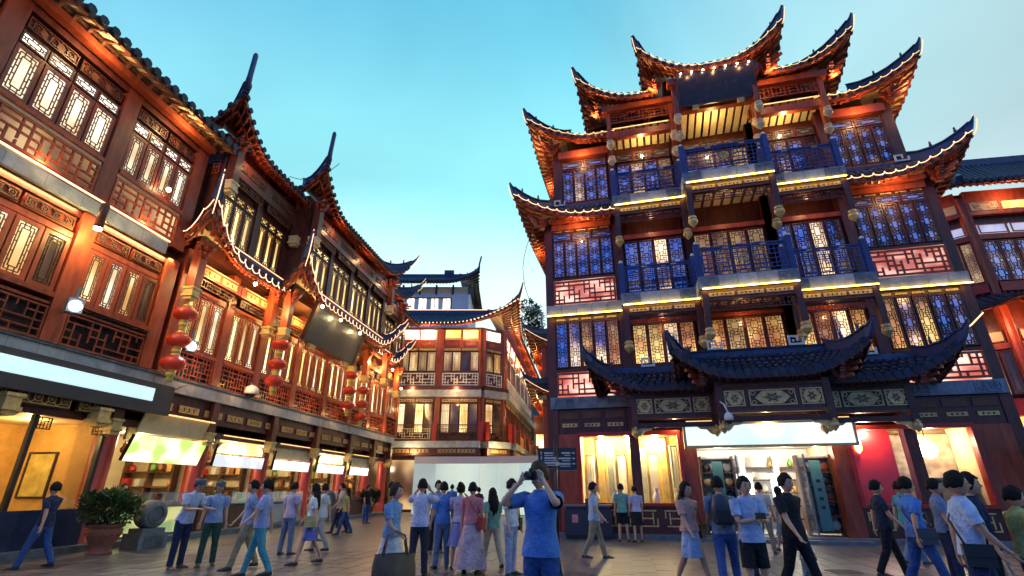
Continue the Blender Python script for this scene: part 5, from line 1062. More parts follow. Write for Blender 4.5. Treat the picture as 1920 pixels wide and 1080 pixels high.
# ================================================================== pavilion shop contents
def in_right(name, label, cat, x, y, z, group=None):
    t = thing(name, label, cat, (0, 0, 0), 0, group); t.matrix_world = RM @ Matrix.Translation(V((x, y, z))); return t
for k, x in enumerate((-5.6, -4.6, -3.6)):
    t = in_right('display_spot', ('left', 'middle', 'right')[k] + ' round spotlight at the top of the left display window', 'lamp', x, .75, 3.28, 'spotlights of the left display window'); MB().lathe([(.02, -.16), (.1, -.14), (.12, 0), (.04, .1)], 12).build('head', BULB, t); MB().tube([(0, 0, .1), (0, 0, .18)], .015, 5).build('stem', BLACKM, t)
COL = [mat('ivory silk', (.75, .68, .5), .5, var=.2), mat('gold silk', (.62, .45, .12), .4, var=.3), mat('sage silk', (.4, .42, .28), .5, var=.2)]
for k in range(9):
    x = -6.1 + k * .39; t = in_right('silk_roll', ORD[k] + ' silk length from the left, ' + ('ivory', 'gold', 'sage')[k % 3] + ', in the left display window', 'textile', x, 1.15 + .12 * (k % 2), 1.06, 'silk lengths of the left display window'); q = MB(); h = 1.7 + .3 * ((k * 5) % 3)
    q.sheet([[(-.15 + .3 * i / 8, .03 * sin(i * 2.4 + k), z) for z in (0, h * .5, h)] for i in range(9)]); q.build('cloth', COL[k % 3], t); MB().tube([(-.18, 0, h), (.18, 0, h)], .02, 6).build('rod', BLACKM, t)
for k in range(5):
    t = in_right('porcelain_vase', ORD[k] + ' porcelain vase from the left in the left display window', 'vase', -5.9 + k * .72, .55, 1.05, 'vases of the left display window'); MB().lathe([(.07, 0), (.13, .12), (.15, .25), (.07, .38), (.06, .45), (.09, .5)], 14).build('body', WHITEP if k % 2 else COL[2], t); MB().lathe([(.09, .5), (.095, .52), (.07, .52)], 14).build('rim', GOLD, t)
# right display window: lamp on the red panel, poster wall
t = in_right('globe_lamp', 'large glowing globe lamp in the red display window', 'lamp', 5.15, .9, 2.75); MB().lathe([(.02, -.26), (.2, -.18), (.28, 0), (.2, .18), (.02, .26)], 18).build('globe', emis('globe lamp', (1, .9, .62), 9), t); MB().tube([(0, 0, .26), (0, 0, .68)], .015, 5).build('cord', BLACKM, t)
t = in_right('wall_light', 'warm oval light on the glossy red panel', 'lamp', 2.85, .14, 2.95); o = MB().lathe([(.02, -.3), (.1, -.2), (.12, 0), (.08, .2), (.02, .3)], 14).build('diffuser', emis('oval light', (1, .72, .12), 7), t); o.scale = (1, .35, 1); bx('backplate', t, GOLD, -.06, .06, .02, .055, -.15, .15)
PST = glow('sepia street print', (.12, .06, .03), (.75, .5, .28), .1, .55, scale=(2.2, 2.2, 3), base=(.4, .28, .18), rough=.4)
t = in_right('poster', 'sepia street photograph behind the mannequin in the red display window', 'poster', 3.95, 1.4, 1.1); bx('print', t, PST, 0, 2.1, -.02, 0, 0, 2.2)
for a in ((-.04, 0, 0, 2.2), (2.1, 2.14, 0, 2.2)): bx('edge', t, BLACKM, a[0], a[1], -.03, .01, a[2], a[3])
t = in_right('display_case', 'wooden display case in the right part of the red window', 'cabinet', 5.0, .6, 1.05); bx('body', t, WOODB, 0, .95, 0, .5, 0, .8); bx('top', t, CREAM, -.03, .98, -.03, .53, .8, .84)
for x in (.05, .5): bx('door', t, GOLD, x, x + .4, -.02, 0, .08, .7)
# entrance: door leaves, banners, shelves
for x0, x1, nm in ((-2.15, -1.1, 'left'), (.95, 1.95, 'right')):
    t = in_right('shelf_unit', 'glazed shelf unit of curios at the ' + nm + ' side of the entrance', 'shelf', 0, 0, 0)
    bx('back', t, WHITEP, x0, x1, .62, .66, .2, 2.6)
    for z in (.25, .7, 1.15, 1.6, 2.05, 2.5): bx('board', t, WOODB, x0, x1, .28, .62, z, z + .035)
    for x in (x0, x1): bx('upright', t, WOODB, x - .03, x + .03, .26, .64, .15, 2.62)
    bx('banner', t, mat('teal banner', (.07, .20, .22), .5, var=.15), (x0 + x1) / 2 - .17, (x0 + x1) / 2 + .17, .2, .24, .3, 2.45); q = MB()
    for k in range(4): q.box((x0 + x1) / 2 - .06, (x0 + x1) / 2 + .06, .196, .199, 1.75 - k * .27, 1.85 - k * .27)
    q.build('lettering', BLACKM, t)
    for zi, z in enumerate((.285, .735, 1.185, 1.635, 2.085)):
        for x in (x0 + .18, x1 - .18):
            g = in_right('curio', 'round curio dish, ' + ('lowest', 'second lowest', 'middle', 'second highest', 'top')[zi] + ' shelf, ' + ('left' if x < (x0 + x1) / 2 else 'right') + ' of the banner, ' + nm + ' of the entrance', 'curio', x, .45, z, 'curios at the ' + nm + ' side of the entrance'); m_ = random.choice((BLACKM, GOLD, WOODR, STONE, COL[0])); o = MB().lathe([(.02, -.03), (.13, -.02), (.15, .0), (.13, .02), (.02, .03)], 14).build('dish', m_, g, (0, 0, .17)); o.rotation_euler = (R_(80), 0, 0); bx('stand', g, WOODB, -.07, .07, -.06, .06, 0, .03)
t = in_right('wall_shelving', 'bright wall shelving of souvenirs inside the shop', 'shelf', 0, 0, 0)
for z in (.5, .95, 1.4, 1.85, 2.3): bx('board', t, WOODB, -2.2, 1.95, 2.78, 3.08, z, z + .04)
for x in (-1.6, -.4, .8): bx('upright', t, WHITEP, x - .1, x + .1, 2.7, 3.08, .16, 2.75); bx('light_box', t, emis('shelf light', (1, .97, .9), 2.2), x - .28, x + .28, 2.66, 2.7, 1.0, 2.1)
for k in range(25):
    x = -2.05 + ((k * 7) % 12) * .34; z = (.54, .99, 1.44, 1.89, 2.34)[k // 5]; g = obj('souvenir', cached(('sv', k % 5), lambda: MB().lathe([(.05, 0), (.09, .05), (.08, .18), (.03, .24), (.05, .28)], 8).mesh('souvenir', FOOD[k % 5])), None); g.matrix_world = RM @ Matrix.Translation(V((x, 2.9, z))); tag(g, FC[k % 5] + ' souvenir on the ' + ('lowest', 'second lowest', 'middle', 'second highest', 'top')[k // 5] + ' board of the bright shelving', 'souvenir', 'souvenirs inside the shop')
for x in (-1.1, .95):
    t = in_right('door_leaf', 'open glass door leaf at the ' + ('left' if x < 0 else 'right') + ' of the entrance', 'door', x, .2, .16); bx('glass', t, GLASS, -.01, .01, -.75, 0, .1, 2.35); bx('frame', t, GREYM, -.025, .025, -.03, 0, 0, 2.45); bx('frame', t, GREYM, -.025, .025, -.78, -.75, 0, 2.45); bx('handle', t, GOLD, -.05, .05, -.7, -.66, .8, 1.4)
# ================================================================== people
def cloth(name, c): return mat('cloth ' + name, c, .85, var=.28, scale=4, bump=.9, spec=.2, bs=4, bd=.05)
def skinm(k): return mat('skin tone %d' % k, [(.62, .34, .22), (.52, .28, .18), (.66, .39, .27)][k], .55, var=.08, scale=9)
HAIRM = [mat('black hair', (.016, .012, .011), .7, spec=.15, var=.3, scale=20, stretch=(6, 6, 1)), mat('brown hair', (.075, .045, .028), .7, spec=.15, var=.3, scale=20, stretch=(6, 6, 1)), mat('grey cap', (.10, .11, .14), .8, var=.2)]
EYEM = mat('dark eye', (.012, .01, .01), .2, var=.1); LIPM = mat('lips', (.38, .12, .10), .5, var=.1)
PENDING = []; WHO = {}
def skin_obj(name, parent, vs, es, rs, m, sub=1, root=0):
    me = bpy.data.meshes.new(name); me.from_pydata([tuple(v) for v in vs], es, []); me.materials.append(m)
    o = bpy.data.objects.new(name, me); C.objects.link(o); o.parent = parent
    md = o.modifiers.new('skin', 'SKIN'); md.use_smooth_shade = True; md.branch_smoothing = .6
    sv = me.skin_vertices[0].data
    for i, r in enumerate(rs): sv[i].radius = (r, r) if not isinstance(r, tuple) else r; sv[i].use_root = (i == root)
    sb = o.modifiers.new('sub', 'SUBSURF'); sb.levels = sub; sb.render_levels = sub; return o
def head_pts(hd, M):
    """A head with brow, nose, chin and ears; returns verts and faces placed by M (origin at head centre)."""
    n, m = 18, 13; vs = []; fs = []
    for j in range(m + 1):
        th = pi * j / m
        for i in range(n):
            ph = 2 * pi * i / n; x, y, z = sin(th) * sin(ph), -sin(th) * cos(ph), cos(th)
            X, Y, Z = x * .077, y * .096, z * .118
            if z < 0: X *= 1 + .28 * z; Y *= 1 + .12 * z
            if y < -.3:
                f = max(0, 1 - abs(x) / .22) * max(0, 1 - abs(z + .16) / .26); Y -= .034 * f
                f = max(0, 1 - abs(abs(x) - .36) / .2) * max(0, 1 - abs(z - .05) / .16); Y += .011 * f
                f = max(0, 1 - abs(x) / .4) * max(0, 1 - abs(z + .78) / .2); Y -= .012 * f
            f = max(0, 1 - abs(abs(x) - .97) / .1) * max(0, 1 - abs(z + .05) / .28) * max(0, 1 - abs(y - .1) / .3); X += .02 * f * (1 if x > 0 else -1)
            vs.append(M @ V((X, Y, Z)))
    for j in range(m):
        for i in range(n): fs.append((j * n + i, (j + 1) * n + i, (j + 1) * n + (i + 1) % n, j * n + (i + 1) % n))
    return vs, fs
def hair_mesh(kind, M, m):
    q = MB(); n, mm = 28, 9
    def S(i, th, k=1.0):
        ph = 2 * pi * i / n; x, y, z = sin(th) * sin(ph), -sin(th) * cos(ph), cos(th)
        w_ = 1 + .05 * sin(i * 5.1 + th * 7.3) + .035 * sin(i * 11 + th * 13)
        return M @ V((x * .093 * w_ * k, y * .112 * w_ * k + .010, z * .134 * w_ * k + .010))
    G = []
    for i in range(n + 1):
        ph = 2 * pi * (i % n) / n; back = -cos(ph)              # 1 at the back, -1 over the face
        f = min(1, max(0, (back + .72) / .5)); tm_ = 1.12 + f * (.78 if kind == 'short' else 1.0) + .08 * sin(i * 7.7)
        G.append([S(i % n, tm_ * k / mm) for k in range(mm + 1)] + [S(i % n, tm_, .9)])
    q.sheet(G)
    if kind == 'long':
        for i in range(9):
            a = -1.25 + 2.5 * i / 8; p0 = V((sin(a) * .085, cos(a) * .09, -.02)); q.tube([M @ p0, M @ (p0 + V((sin(a) * .02, .03, -.14))), M @ (p0 + V((sin(a) * .01, .045, -.30))), M @ V((p0.x * .7, p0.y + .04, -.40 - .03 * (i % 3)))], [.03, .035, .03, .008], 6)
    if kind == 'bun': q.lathe([(.01, -.06), (.05, -.03), (.06, 0), (.045, .04), (.01, .06)], 10, tuple(M @ V((0, .10, .10))))
    return q.mesh('hair', m)
def cap_mesh(M, m):
    q = MB(); G = []
    for i in range(17):
        ph = 2 * pi * i / 16; G.append([M @ V((sin(ph) * r, -cos(ph) * r * 1.2 + .005, z)) for r, z in ((.092, .02), (.098, .06), (.105, .10), (.085, .125), (.0, .13))])
    q.sheet(G); q.add([M @ V(p) for p in ((-.085, -.06, .03), (.085, -.06, .03), (.06, -.19, .0), (-.06, -.19, .0))], [(0, 1, 2, 3)]); return q.mesh('cap', m)
def person(label, xy, H, face, pose='stand', top=('white', (.6, .62, .66)), sleeve='s', bottom='trousers', bot=('navy', (.03, .04, .08)), hair='short', hc=0, shoe=(.03, .03, .03), tone=0, lean=0, spread=.10, yaw=0, group=None, bulk=1.0):
    s = H / 1.74; t = thing('person', label, 'person', (xy[0], xy[1], 0), R_(face), group)
    A = {'stand': ((6, 8, 12, 0), (4, 8, 10, 0)), 'walk': ((18, 6, 22, 0), (-18, 6, 14, 0)), 'walk2': ((-22, 6, 14, 0), (24, 6, 22, 0)), 'phone': ((25, 6, 95, 30), (25, 6, 95, 30)), 'cross': ((22, 8, 88, 62), (26, 8, 86, 62)), 'photo': ((80, 25, 115, 65), (82, 28, 114, 66)), 'bag': ((14, 8, 40, 10), (-10, 8, 10, 0)), 'one_up': ((10, 10, 14, 0), (70, 14, 92, 20)), 'carry': ((18, 8, 70, 20), (18, 8, 70, 20))}[pose]
    Lg = {'walk': ((-13, 16), (17, 4)), 'walk2': ((17, 4), (-13, 16))}.get(pose, ((2, 2), (-2, 2)))
    ln = R_(lean); tor = lambda x, y, z: V((x, y * cos(ln) - (z - .93) * sin(ln), .93 + (z - .93) * cos(ln) + y * sin(ln)))
    vs = []; es = []; rs = []
    def add(p, r, par=None):
        vs.append(p * s); rs.append((r[0] * s, r[1] * s) if isinstance(r, tuple) else r * s)
        if par is not None: es.append((par, len(vs) - 1))
        return len(vs) - 1
    pel = add(tor(0, 0, .95), (.135 * bulk, .10 * bulk)); wa = add(tor(0, 0, 1.10), (.12 * bulk, .095 * bulk), pel); ch = add(tor(0, 0, 1.30), (.145 * bulk, .10 * bulk), wa); nb_ = add(tor(0, .01, 1.43), (.066, .062), ch); hd = add(tor(0, -.005, 1.52), .056, nb_)
    arms = []; legs = []
    for si, (a, b, e, c) in zip((-1, 1), A):
        sh = add(tor(si * .175 * bulk, .01, 1.385), .058, ch); a_, b_, e_, c_ = map(R_, (a, b, e, c)); a_ += ln * .3
        u = V((si * sin(b_), -sin(a_) * cos(b_), -cos(a_) * cos(b_))); el = vs[sh] / s + u * .285; i1 = add(el, .042, sh)
        bb = b_ - c_; f = V((si * sin(bb), -sin(a_ + e_) * cos(bb), -cos(a_ + e_) * cos(bb))); wr = el + f * .245; i2 = add(wr, (.027, .024), i1)
        pm = wr + f * .055; i3 = add(pm, (.036, .02), i2)
        sd = f.cross(V((0, 1, 0)) if abs(f.y) < .8 else V((0, 0, 1))).normalized(); cu = f.cross(sd).normalized()
        if cu.y > 0: cu = -cu
        for k, ln_ in enumerate((.060, .072, .068, .052)):
            o_ = sd * (.030 - .020 * k); k1 = add(pm + o_ + f * .035, .0095, i3); k2 = add(pm + o_ + f * (.035 + ln_ * .5) + cu * .008, .0085, k1); add(pm + o_ + f * (.03 + ln_ * .85) + cu * .03, .0075, k2)
        k1 = add(wr + f * .03 + sd * si * .032 + cu * .012, .0105, i2); add(wr + f * .065 + sd * si * .045 + cu * .03, .0085, k1)
        arms.append((vs[sh], vs[i1], vs[i2], pm * s, f))
    for si, (a, k) in zip((-1, 1), Lg):
        a_, k_ = R_(a), R_(k); hp = V((si * .088, 0, .90)); ih = add(hp, .088 * bulk, pel); kn = hp + V((si * spread * .25, -sin(a_) * .42, -cos(a_) * .42)); ik = add(kn, .056, ih)
        an = kn + V((si * spread * .2, -sin(a_ - k_) * .40, -cos(a_ - k_) * .40)); cf = kn.lerp(an, .35) + V((0, .012, 0)); ic = add(cf, .052, ik); ia = add(an, .035, ic)
        add(an + V((0, -.06, -.045)), .034, ia); legs.append((hp, kn, an, an + V((si * .03, -.17, -.05))))
    low = min(l[2].z for l in legs) - .085; dz = V((0, 0, -low * s)); t.location.z = dz.z * 1.0
    body = skin_obj('body', t, vs, es, rs, skinm(tone), 1)
    hc_ = tor(0, -.025, 1.605) * s; HM = Matrix.Translation(hc_) @ Matrix.Rotation(R_(yaw), 4, 'Z') @ Matrix.Rotation(ln * .4, 4, 'X') @ Matrix.Diagonal(V((s * 1.06, s * 1.06, s * 1.06, 1)))
    PENDING.append((body, HM, s))
    tm = cloth(*top); bm_ = cloth(*bot)
    # --- upper garment: lofted torso and sleeves
    q = MB(); G = []; n_ = 24; hem = .93 if bottom in ('skirt', 'long', 'dress') else .87
    rings = [(hem, .188, .152), (hem + .05, .185, .148), (1.02, .168, .130), (1.12, .15, .112), (1.22, .158, .118), (1.30, .17, .124), (1.36, .178, .115), (1.405, .165, .095), (1.435, .115, .078), (1.455, .072, .068), (1.475, .062, .062)]
    for i in range(n_ + 1):
        ph = 2 * pi * i / n_; G.append([tor(sin(ph) * rx * bulk * (1 + .04 * sin(ph * 5 + z * 14) * max(0, 1.3 - z) * 2), -cos(ph) * ry * bulk * (1 + .05 * sin(ph * 4 + 1 + z * 11) * max(0, 1.3 - z) * 2), z) * s for z, rx, ry in rings])
    q.sheet(G)
    for a in arms:
        S_, E_, W_ = (x / s for x in a[:3]); ins = S_.lerp(tor(0, 0, 1.36), .25)
        if sleeve == 's': q.tube([p * s for p in (ins, S_, S_.lerp(E_, .35), S_.lerp(E_, .7))], [.07 * s, .079 * s, .072 * s, .068 * s], 12, False)
        elif sleeve == 'l': q.tube([p * s for p in (ins, S_, S_.lerp(E_, .5), E_, E_.lerp(W_, .5), E_.lerp(W_, .95))], [.07 * s, .078 * s, .068 * s, .06 * s, .05 * s, .042 * s], 12, False)
    q.build('shirt' if bottom != 'dress' else 'bodice', tm, t)
    # --- lower garment
    if bottom in ('trousers', 'shorts'):
        q = MB(); G = []
        for i in range(n_ + 1):
            ph = 2 * pi * i / n_; G.append([V((sin(ph) * rx * bulk, -cos(ph) * ry * bulk, z)) * s for z, rx, ry in ((1.02, .138, .108), (.96, .15, .118), (.88, .162, .125), (.82, .16, .118), (.77, .12, .085))])
        q.sheet(G)
        for (hp, kn, an, to) in legs:
            if bottom == 'trousers': P_ = [(hp, .098 * bulk), (hp.lerp(kn, .35), .094 * bulk), (kn, .068), (kn.lerp(an, .3), .068), (kn.lerp(an, .7), .06), (an + V((0, 0, -.02)), .062)]
            else: P_ = [(hp, .098 * bulk), (hp.lerp(kn, .4), .098 * bulk), (hp.lerp(kn, .85), .092)]
            q.tube([p * s for p, r in P_], [r * s for p, r in P_], 14, False)
        q.build(bottom, bm_, t)
    else:
        zh = {'skirt': .52, 'dress': .45, 'long': .10}[bottom]; rb = {'skirt': .21, 'dress': .25, 'long': .36}[bottom]; q = MB(); G = []
        for i in range(37):
            ph = 2 * pi * i / 36; row = []
            for k in range(9):
                f = k / 8; z = .99 + (zh - .99) * f; r = .13 * bulk + (rb - .13) * f ** .8; w_ = 1 + .09 * f * sin(ph * 7 + f * 1.5); row.append(V((sin(ph) * r * w_, -cos(ph) * r * .85 * w_, z)) * s)
            G.append(row)
        q.sheet(G); q.build('skirt', bm_, t)
    # --- shoes
    sm_ = mat('shoe %.2f %.2f' % (shoe[0], shoe[2]), shoe, .5, var=.1)
    for (hp, kn, an, to) in legs:
        q = MB(); G = []
        for f, wd, hh in ((-.3, .03, .06), (0, .042, .1), (.4, .044, .085), (.8, .046, .06), (1.15, .036, .045), (1.3, .01, .03)):
            c = an.lerp(to, f); zb = an.z - .088; G.append([V((c.x - wd, c.y, zb)) * s, V((c.x - wd * .9, c.y, zb + hh * .6)) * s, V((c.x, c.y, zb + hh)) * s, V((c.x + wd * .9, c.y, zb + hh * .6)) * s, V((c.x + wd, c.y, zb)) * s, V((c.x - wd, c.y, zb)) * s])
        q.sheet(G); q.build('shoe', sm_, t)
    HH = Matrix.Translation(hc_) @ Matrix.Rotation(R_(yaw), 4, 'Z') @ Matrix.Rotation(ln * .4, 4, 'X') @ Matrix.Diagonal(V((s * 1.06, s * 1.06, s * 1.06, 1)))
    if hair == 'cap': obj('hair', hair_mesh('short', HH, HAIRM[0]), t); obj('cap', cap_mesh(HH, HAIRM[2]), t)
    else: obj('hair', hair_mesh(hair, HH, HAIRM[hc]), t)
    TM = Matrix.Translation(t.location) @ Matrix.Rotation(R_(face), 4, 'Z'); WHO[label] = TM
    return t, [TM @ (a[3] + a[4] * .05 * s) for a in arms], TM
WHITE = ('white', (.62, .64, .68)); LBLUE = ('light blue', (.28, .38, .60)); PALE = ('pale blue', (.45, .55, .75)); NAVY = ('navy', (.025, .035, .09)); BLACK = ('black', (.018, .018, .022)); LILAC = ('lilac', (.48, .44, .62)); DENIM = ('denim', (.045, .10, .30)); KHAKI = ('khaki', (.30, .25, .17)); TEAL = ('teal', (.08, .30, .36)); PINK = ('coral pink', (.65, .22, .24)); PPINK = ('pale pink', (.62, .42, .45)); BEIGE = ('beige', (.52, .46, .36)); GREEN = ('sea green', (.18, .40, .32)); MAROON = ('plum', (.16, .03, .08)); YEL = ('dull yellow', (.42, .40, .14)); BLUE = ('blue', (.10, .24, .62)); GREYB = ('slate blue', (.16, .22, .36))
person('man in pale uniform shirt and grey cap leaning forward by the food stall', (-7.02, 11.8), 1.78, 70, 'carry', PALE, 's', 'trousers', NAVY, 'cap', lean=16, yaw=-10)
person('second uniformed man in cap beside the leaning one', (-6.62, 12.2), 1.70, 30, 'stand', LBLUE, 's', 'trousers', ('dark green', (.04, .10, .07)), 'cap')
person('man in blue shirt and khaki trousers carrying a white bag', (-5.65, 11.8), 1.74, -60, 'walk', LBLUE, 's', 'trousers', KHAKI, 'short')
person('man in lavender shirt and teal jeans walking along the arcade', (-4.9, 10.8), 1.74, -75, 'walk2', ('lavender', (.36, .40, .70)), 's', 'trousers', TEAL, 'short')
person('woman in white blouse and blue skirt walking by the stalls', (-4.55, 12.5), 1.68, -80, 'walk', WHITE, 's', 'skirt', ('cobalt', (.12, .16, .45)), 'long')
person('person in lilac shirt behind the man in teal jeans', (-5.75, 14.2), 1.70, 160, 'stand', LILAC, 's', 'trousers', GREYB, 'short')
person('person in white shirt and pale trousers near the third stall', (-5.2, 15), 1.70, -90, 'walk2', WHITE, 's', 'trousers', ('stone', (.40, .38, .36)), 'short')
person('child sized person in pale blue by the third stall', (-6.4, 18), 1.55, 120, 'stand', PALE, 's', 'shorts', NAVY, 'short')
person('shopper in plum top looking into the fourth stall', (-7.6, 24), 1.66, 100, 'phone', MAROON, 's', 'trousers', NAVY, 'long')
_, hb, _ = person('woman in blue top and long white skirt with a large brown bag', (-1.84, 8.5), 1.62, 75, 'bag', ('sky', (.22, .36, .62)), 's', 'long', ('white cotton', (.66, .66, .70)), 'bun', 1)
_, h10, _ = person('man in white shirt and dark trousers seen from behind taking a picture', (-1.80, 10.8), 1.72, 172, 'photo', ('lilac white', (.55, .55, .74)), 's', 'trousers', ('charcoal', (.04, .04, .055)), 'short')
person('person in blue shirt with dark hair just behind the photographing man', (-1.5, 11.9), 1.68, 200, 'stand', BLUE, 's', 'trousers', GREYB, 'short')
person('dark haired man in slate shirt in front of the hoarding', (-2.0, 14.6), 1.75, 20, 'stand', GREYB, 's', 'trousers', BLACK, 'short')
person('woman in slate blue dress in the middle of the square', (-1.12, 11.8), 1.66, 175, 'phone', LILAC, 's', 'dress', ('periwinkle', (.22, .26, .55)), 'bun')
person('woman in coral top and long pale pink skirt', (-.82, 11.2), 1.66, 165, 'stand', PINK, 's', 'long', PPINK, 'short')
person('long haired woman in sea green top and beige trousers', (-.42, 11.9), 1.58, 205, 'walk', GREEN, 's', 'trousers', BEIGE, 'long')
person('man in white T-shirt and pale jeans standing near the middle', (-.02, 10.9), 1.72, 60, 'stand', WHITE, 's', 'trousers', ('pale jeans', (.42, .45, .62)), 'short')
_, hp, _ = person('photographer in blue shirt and jeans raising a camera to the face', (.30, 5.75), 1.80, -35, 'photo', BLUE, 's', 'trousers', DENIM, 'short', 1, bulk=1.08, tone=2)
person('woman in sea green top and dark shorts at the left display window', (3.55, 17.6), 1.70, 165, 'stand', GREEN, 's', 'shorts', BLACK, 'short'); person('woman in lilac top and black skirt at the left display window', (3.98, 17.5), 1.64, 190, 'stand', LILAC, 's', 'skirt', BLACK, 'short')
person('long haired woman in peach top and pale skirt', (3.05, 9.5), 1.68, 30, 'walk', ('peach', (.60, .33, .28)), 's', 'skirt', ('pale denim', (.35, .45, .66)), 'long'); _, _, TB = person('man in grey blue shirt with a dark backpack', (3.52, 9.2), 1.76, 165, 'walk2', GREYB, 's', 'trousers', DENIM, 'short')
_, h23, _ = person('woman in light blue top and black shorts with folded arms', (3.36, 7.8), 1.70, 5, 'cross', ('powder blue', (.36, .46, .72)), 's', 'shorts', BLACK, 'short')
person('person in lilac shirt behind the woman with folded arms', (4.62, 10.6), 1.72, 200, 'stand', LILAC, 's', 'trousers', NAVY, 'short')
_, h25, _ = person('man dressed all in black carrying a patterned blue bag', (4.22, 8.3), 1.78, 25, 'walk', BLACK, 's', 'trousers', ('jet', (.02, .02, .026)), 'short')
person('visitor in pale shirt standing at the shop entrance', (6.6, 14.4), 1.70, 150, 'stand', ('ivory', (.55, .52, .46)), 's', 'trousers', KHAKI, 'short'); person('visitor in blue dress stepping into the shop entrance', (7.4, 15.0), 1.63, 200, 'walk', GREYB, 's', 'dress', GREYB, 'long')
person('man in dark clothes striding across the paving', (7.15, 10.6), 1.72, 70, 'walk', ('ink', (.03, .035, .06)), 's', 'trousers', BLACK, 'short')
person('person in bright blue shirt in front of the red display window', (6.36, 8.7), 1.74, 85, 'walk2', BLUE, 's', 'trousers', DENIM, 'short'); person('person in slate blue shirt and navy trousers near the red display window', (7.44, 9.5), 1.70, 60, 'stand', GREYB, 's', 'trousers', NAVY, 'short')
person('dark haired man in pale blue shirt close to the camera', (5.2, 6.3), 1.75, 62, 'walk', PALE, 's', 'trousers', NAVY, 'short', bulk=1.06, tone=1)
_, h31, _ = person('woman with a bun in navy top holding a white shopping bag', (5.72, 6.75), 1.72, 50, 'stand', NAVY, 's', 'trousers', BLACK, 'bun')
person('person in dull yellow shirt at the edge of the square', (6.1, 6.6), 1.56, 70, 'stand', YEL, 's', 'trousers', DENIM, 'short', bulk=1.1)
for lb_, xy_, h_, fc_, ps_, tp_, bt_, bc_, hr_ in (
    ('man in black T-shirt waiting near the far planter', (-7.2, 27), 1.74, 60, 'stand', BLACK, 'trousers', DENIM, 'short'), ('woman in white dress walking toward the hoarding', (-3.6, 22), 1.64, 170, 'walk', ('chalk', (.66, .66, .66)), 'dress', ('chalk', (.66, .66, .66)), 'long'),
    ('man in khaki shorts at the foot of the hoarding', (-3.0, 27), 1.76, 185, 'stand', BLUE, 'shorts', KHAKI, 'short'), ('woman in plum blouse at the foot of the hoarding', (-1.6, 26), 1.62, 150, 'phone', MAROON, 'skirt', BLACK, 'bun'),
    ('tall shopper in white and navy near the far stalls', (-6.6, 21), 1.78, -60, 'walk2', WHITE, 'trousers', NAVY, 'short'), ('woman in yellow top among the far stalls', (-6.2, 20.4), 1.60, -75, 'walk', YEL, 'trousers', DENIM, 'long'),
    ('man in teal shirt behind the striding man in dark clothes', (8.9, 12.4), 1.73, 80, 'walk', TEAL, 'trousers', GREYB, 'short'), ('woman in coral dress passing the red display window', (9.9, 12.0), 1.63, -80, 'walk2', PINK, 'dress', PINK, 'long'),
    ('man in pale shirt crossing the paving left of the woman in peach', (2.0, 13.4), 1.72, 80, 'walk', PALE, 'trousers', KHAKI, 'short'), ('person in navy walking past the leftmost shop', (-10.0, 11.8), 1.70, -85, 'walk', NAVY, 'trousers', DENIM, 'short')):
    person(lb_, xy_, h_, fc_, ps_, tp_, 's', bt_, bc_, hr_)
# shop assistant and mannequin
p = LM @ V((34.0, .95, 0)); person('shop assistant in white coat behind the last stall', (p.x + .35, p.y), 1.70, -60, 'stand', WHITE, 'l', 'trousers', WHITE, 'cap')
p = LM @ V((17.6, 1.7, 0)); person('cook in pale shirt behind the nearest food stall', (p.x, p.y), 1.72, 70, 'carry', ('cream', (.6, .55, .45)), 's', 'trousers', KHAKI, 'short')
PRN = mat('cloth flower print', (.25, .20, .45), .85, var=.3, scale=22, col2=(.75, .6, .62)); STR = mat('cloth check print', (.12, .2, .4), .85, var=.4, scale=16, col2=(.6, .62, .66))
MT['cloth periwinkle'] = PRN
def shoulder_bag(TM, label, col, side=1):
    t = thing('shoulder_bag', label, 'bag'); t.matrix_world = TM @ Matrix.Translation(V((side * .21, .02, .88))); q = MB(); q.box(-.05, .05, -.13, .13, -.1, .12); q.build('body', col, t); bx('flap', t, col, .05 if side > 0 else -.065, .065 if side > 0 else -.05, -.132, .132, .0, .125)
    MB().tube([(0, -.1, .12), (-side * .12, -.15, .35), (-side * .38, .0, .575), (-side * .16, .15, .36), (0, .1, .12)], .012, 6).build('strap', col, t)
# --- hand-held things
for lb_, tx_, cl_, sd_ in (('woman in white blouse and blue skirt walking by the stalls', 'tan shoulder bag of the woman in white blouse', GOLD, 1), ('woman in coral top and long pale pink skirt', 'red shoulder bag of the woman in coral top', RED, -1), ('man in white T-shirt and pale jeans standing near the middle', 'black messenger bag of the man in white T-shirt', BLACKM, 1), ('long haired woman in peach top and pale skirt', 'brown shoulder bag of the woman in peach top', WOODB, 1), ('person in bright blue shirt in front of the red display window', 'black messenger bag of the person in bright blue', BINM, -1), ('dark haired man in pale blue shirt close to the camera', 'dark messenger bag of the man in pale blue', BLACKM, -1), ('man in pale shirt crossing the paving left of the woman in peach', 'green messenger bag of the man crossing the paving', mat('green canvas', (.06, .12, .07), .8), 1)):
    shoulder_bag(WHO[lb_], tx_, cl_, sd_)
def handbag(label, top, w_, h, d, m, rz, strap=.25):
    t = thing('bag', label, 'bag', (top.x, top.y, top.z - strap - h), rz); q = MB(); n = 10
    G = [[V((sin(a) * w_ / 2 * k * (1 if abs(sin(a)) < .9 else 1.02), -cos(a) * d / 2 * k, z)) for k, z in ((.82, 0), (1.0, h * .15), (1.0, h * .6), (.9, h))] for a in [2 * pi * i / 20 for i in range(21)]]
    q.sheet(G); q.add([g[0] for g in G[:-1]], [tuple(range(20))]); q.build('body', m, t)
    for s in (-1, 1): MB().tube([(-w_ * .28, s * d * .4, h * .95), (-w_ * .2, s * d * .2, h + strap * .8), (0, 0, h + strap), (w_ * .2, s * d * .2, h + strap * .8), (w_ * .28, s * d * .4, h * .95)], .012, 6).build('handle', m, t)
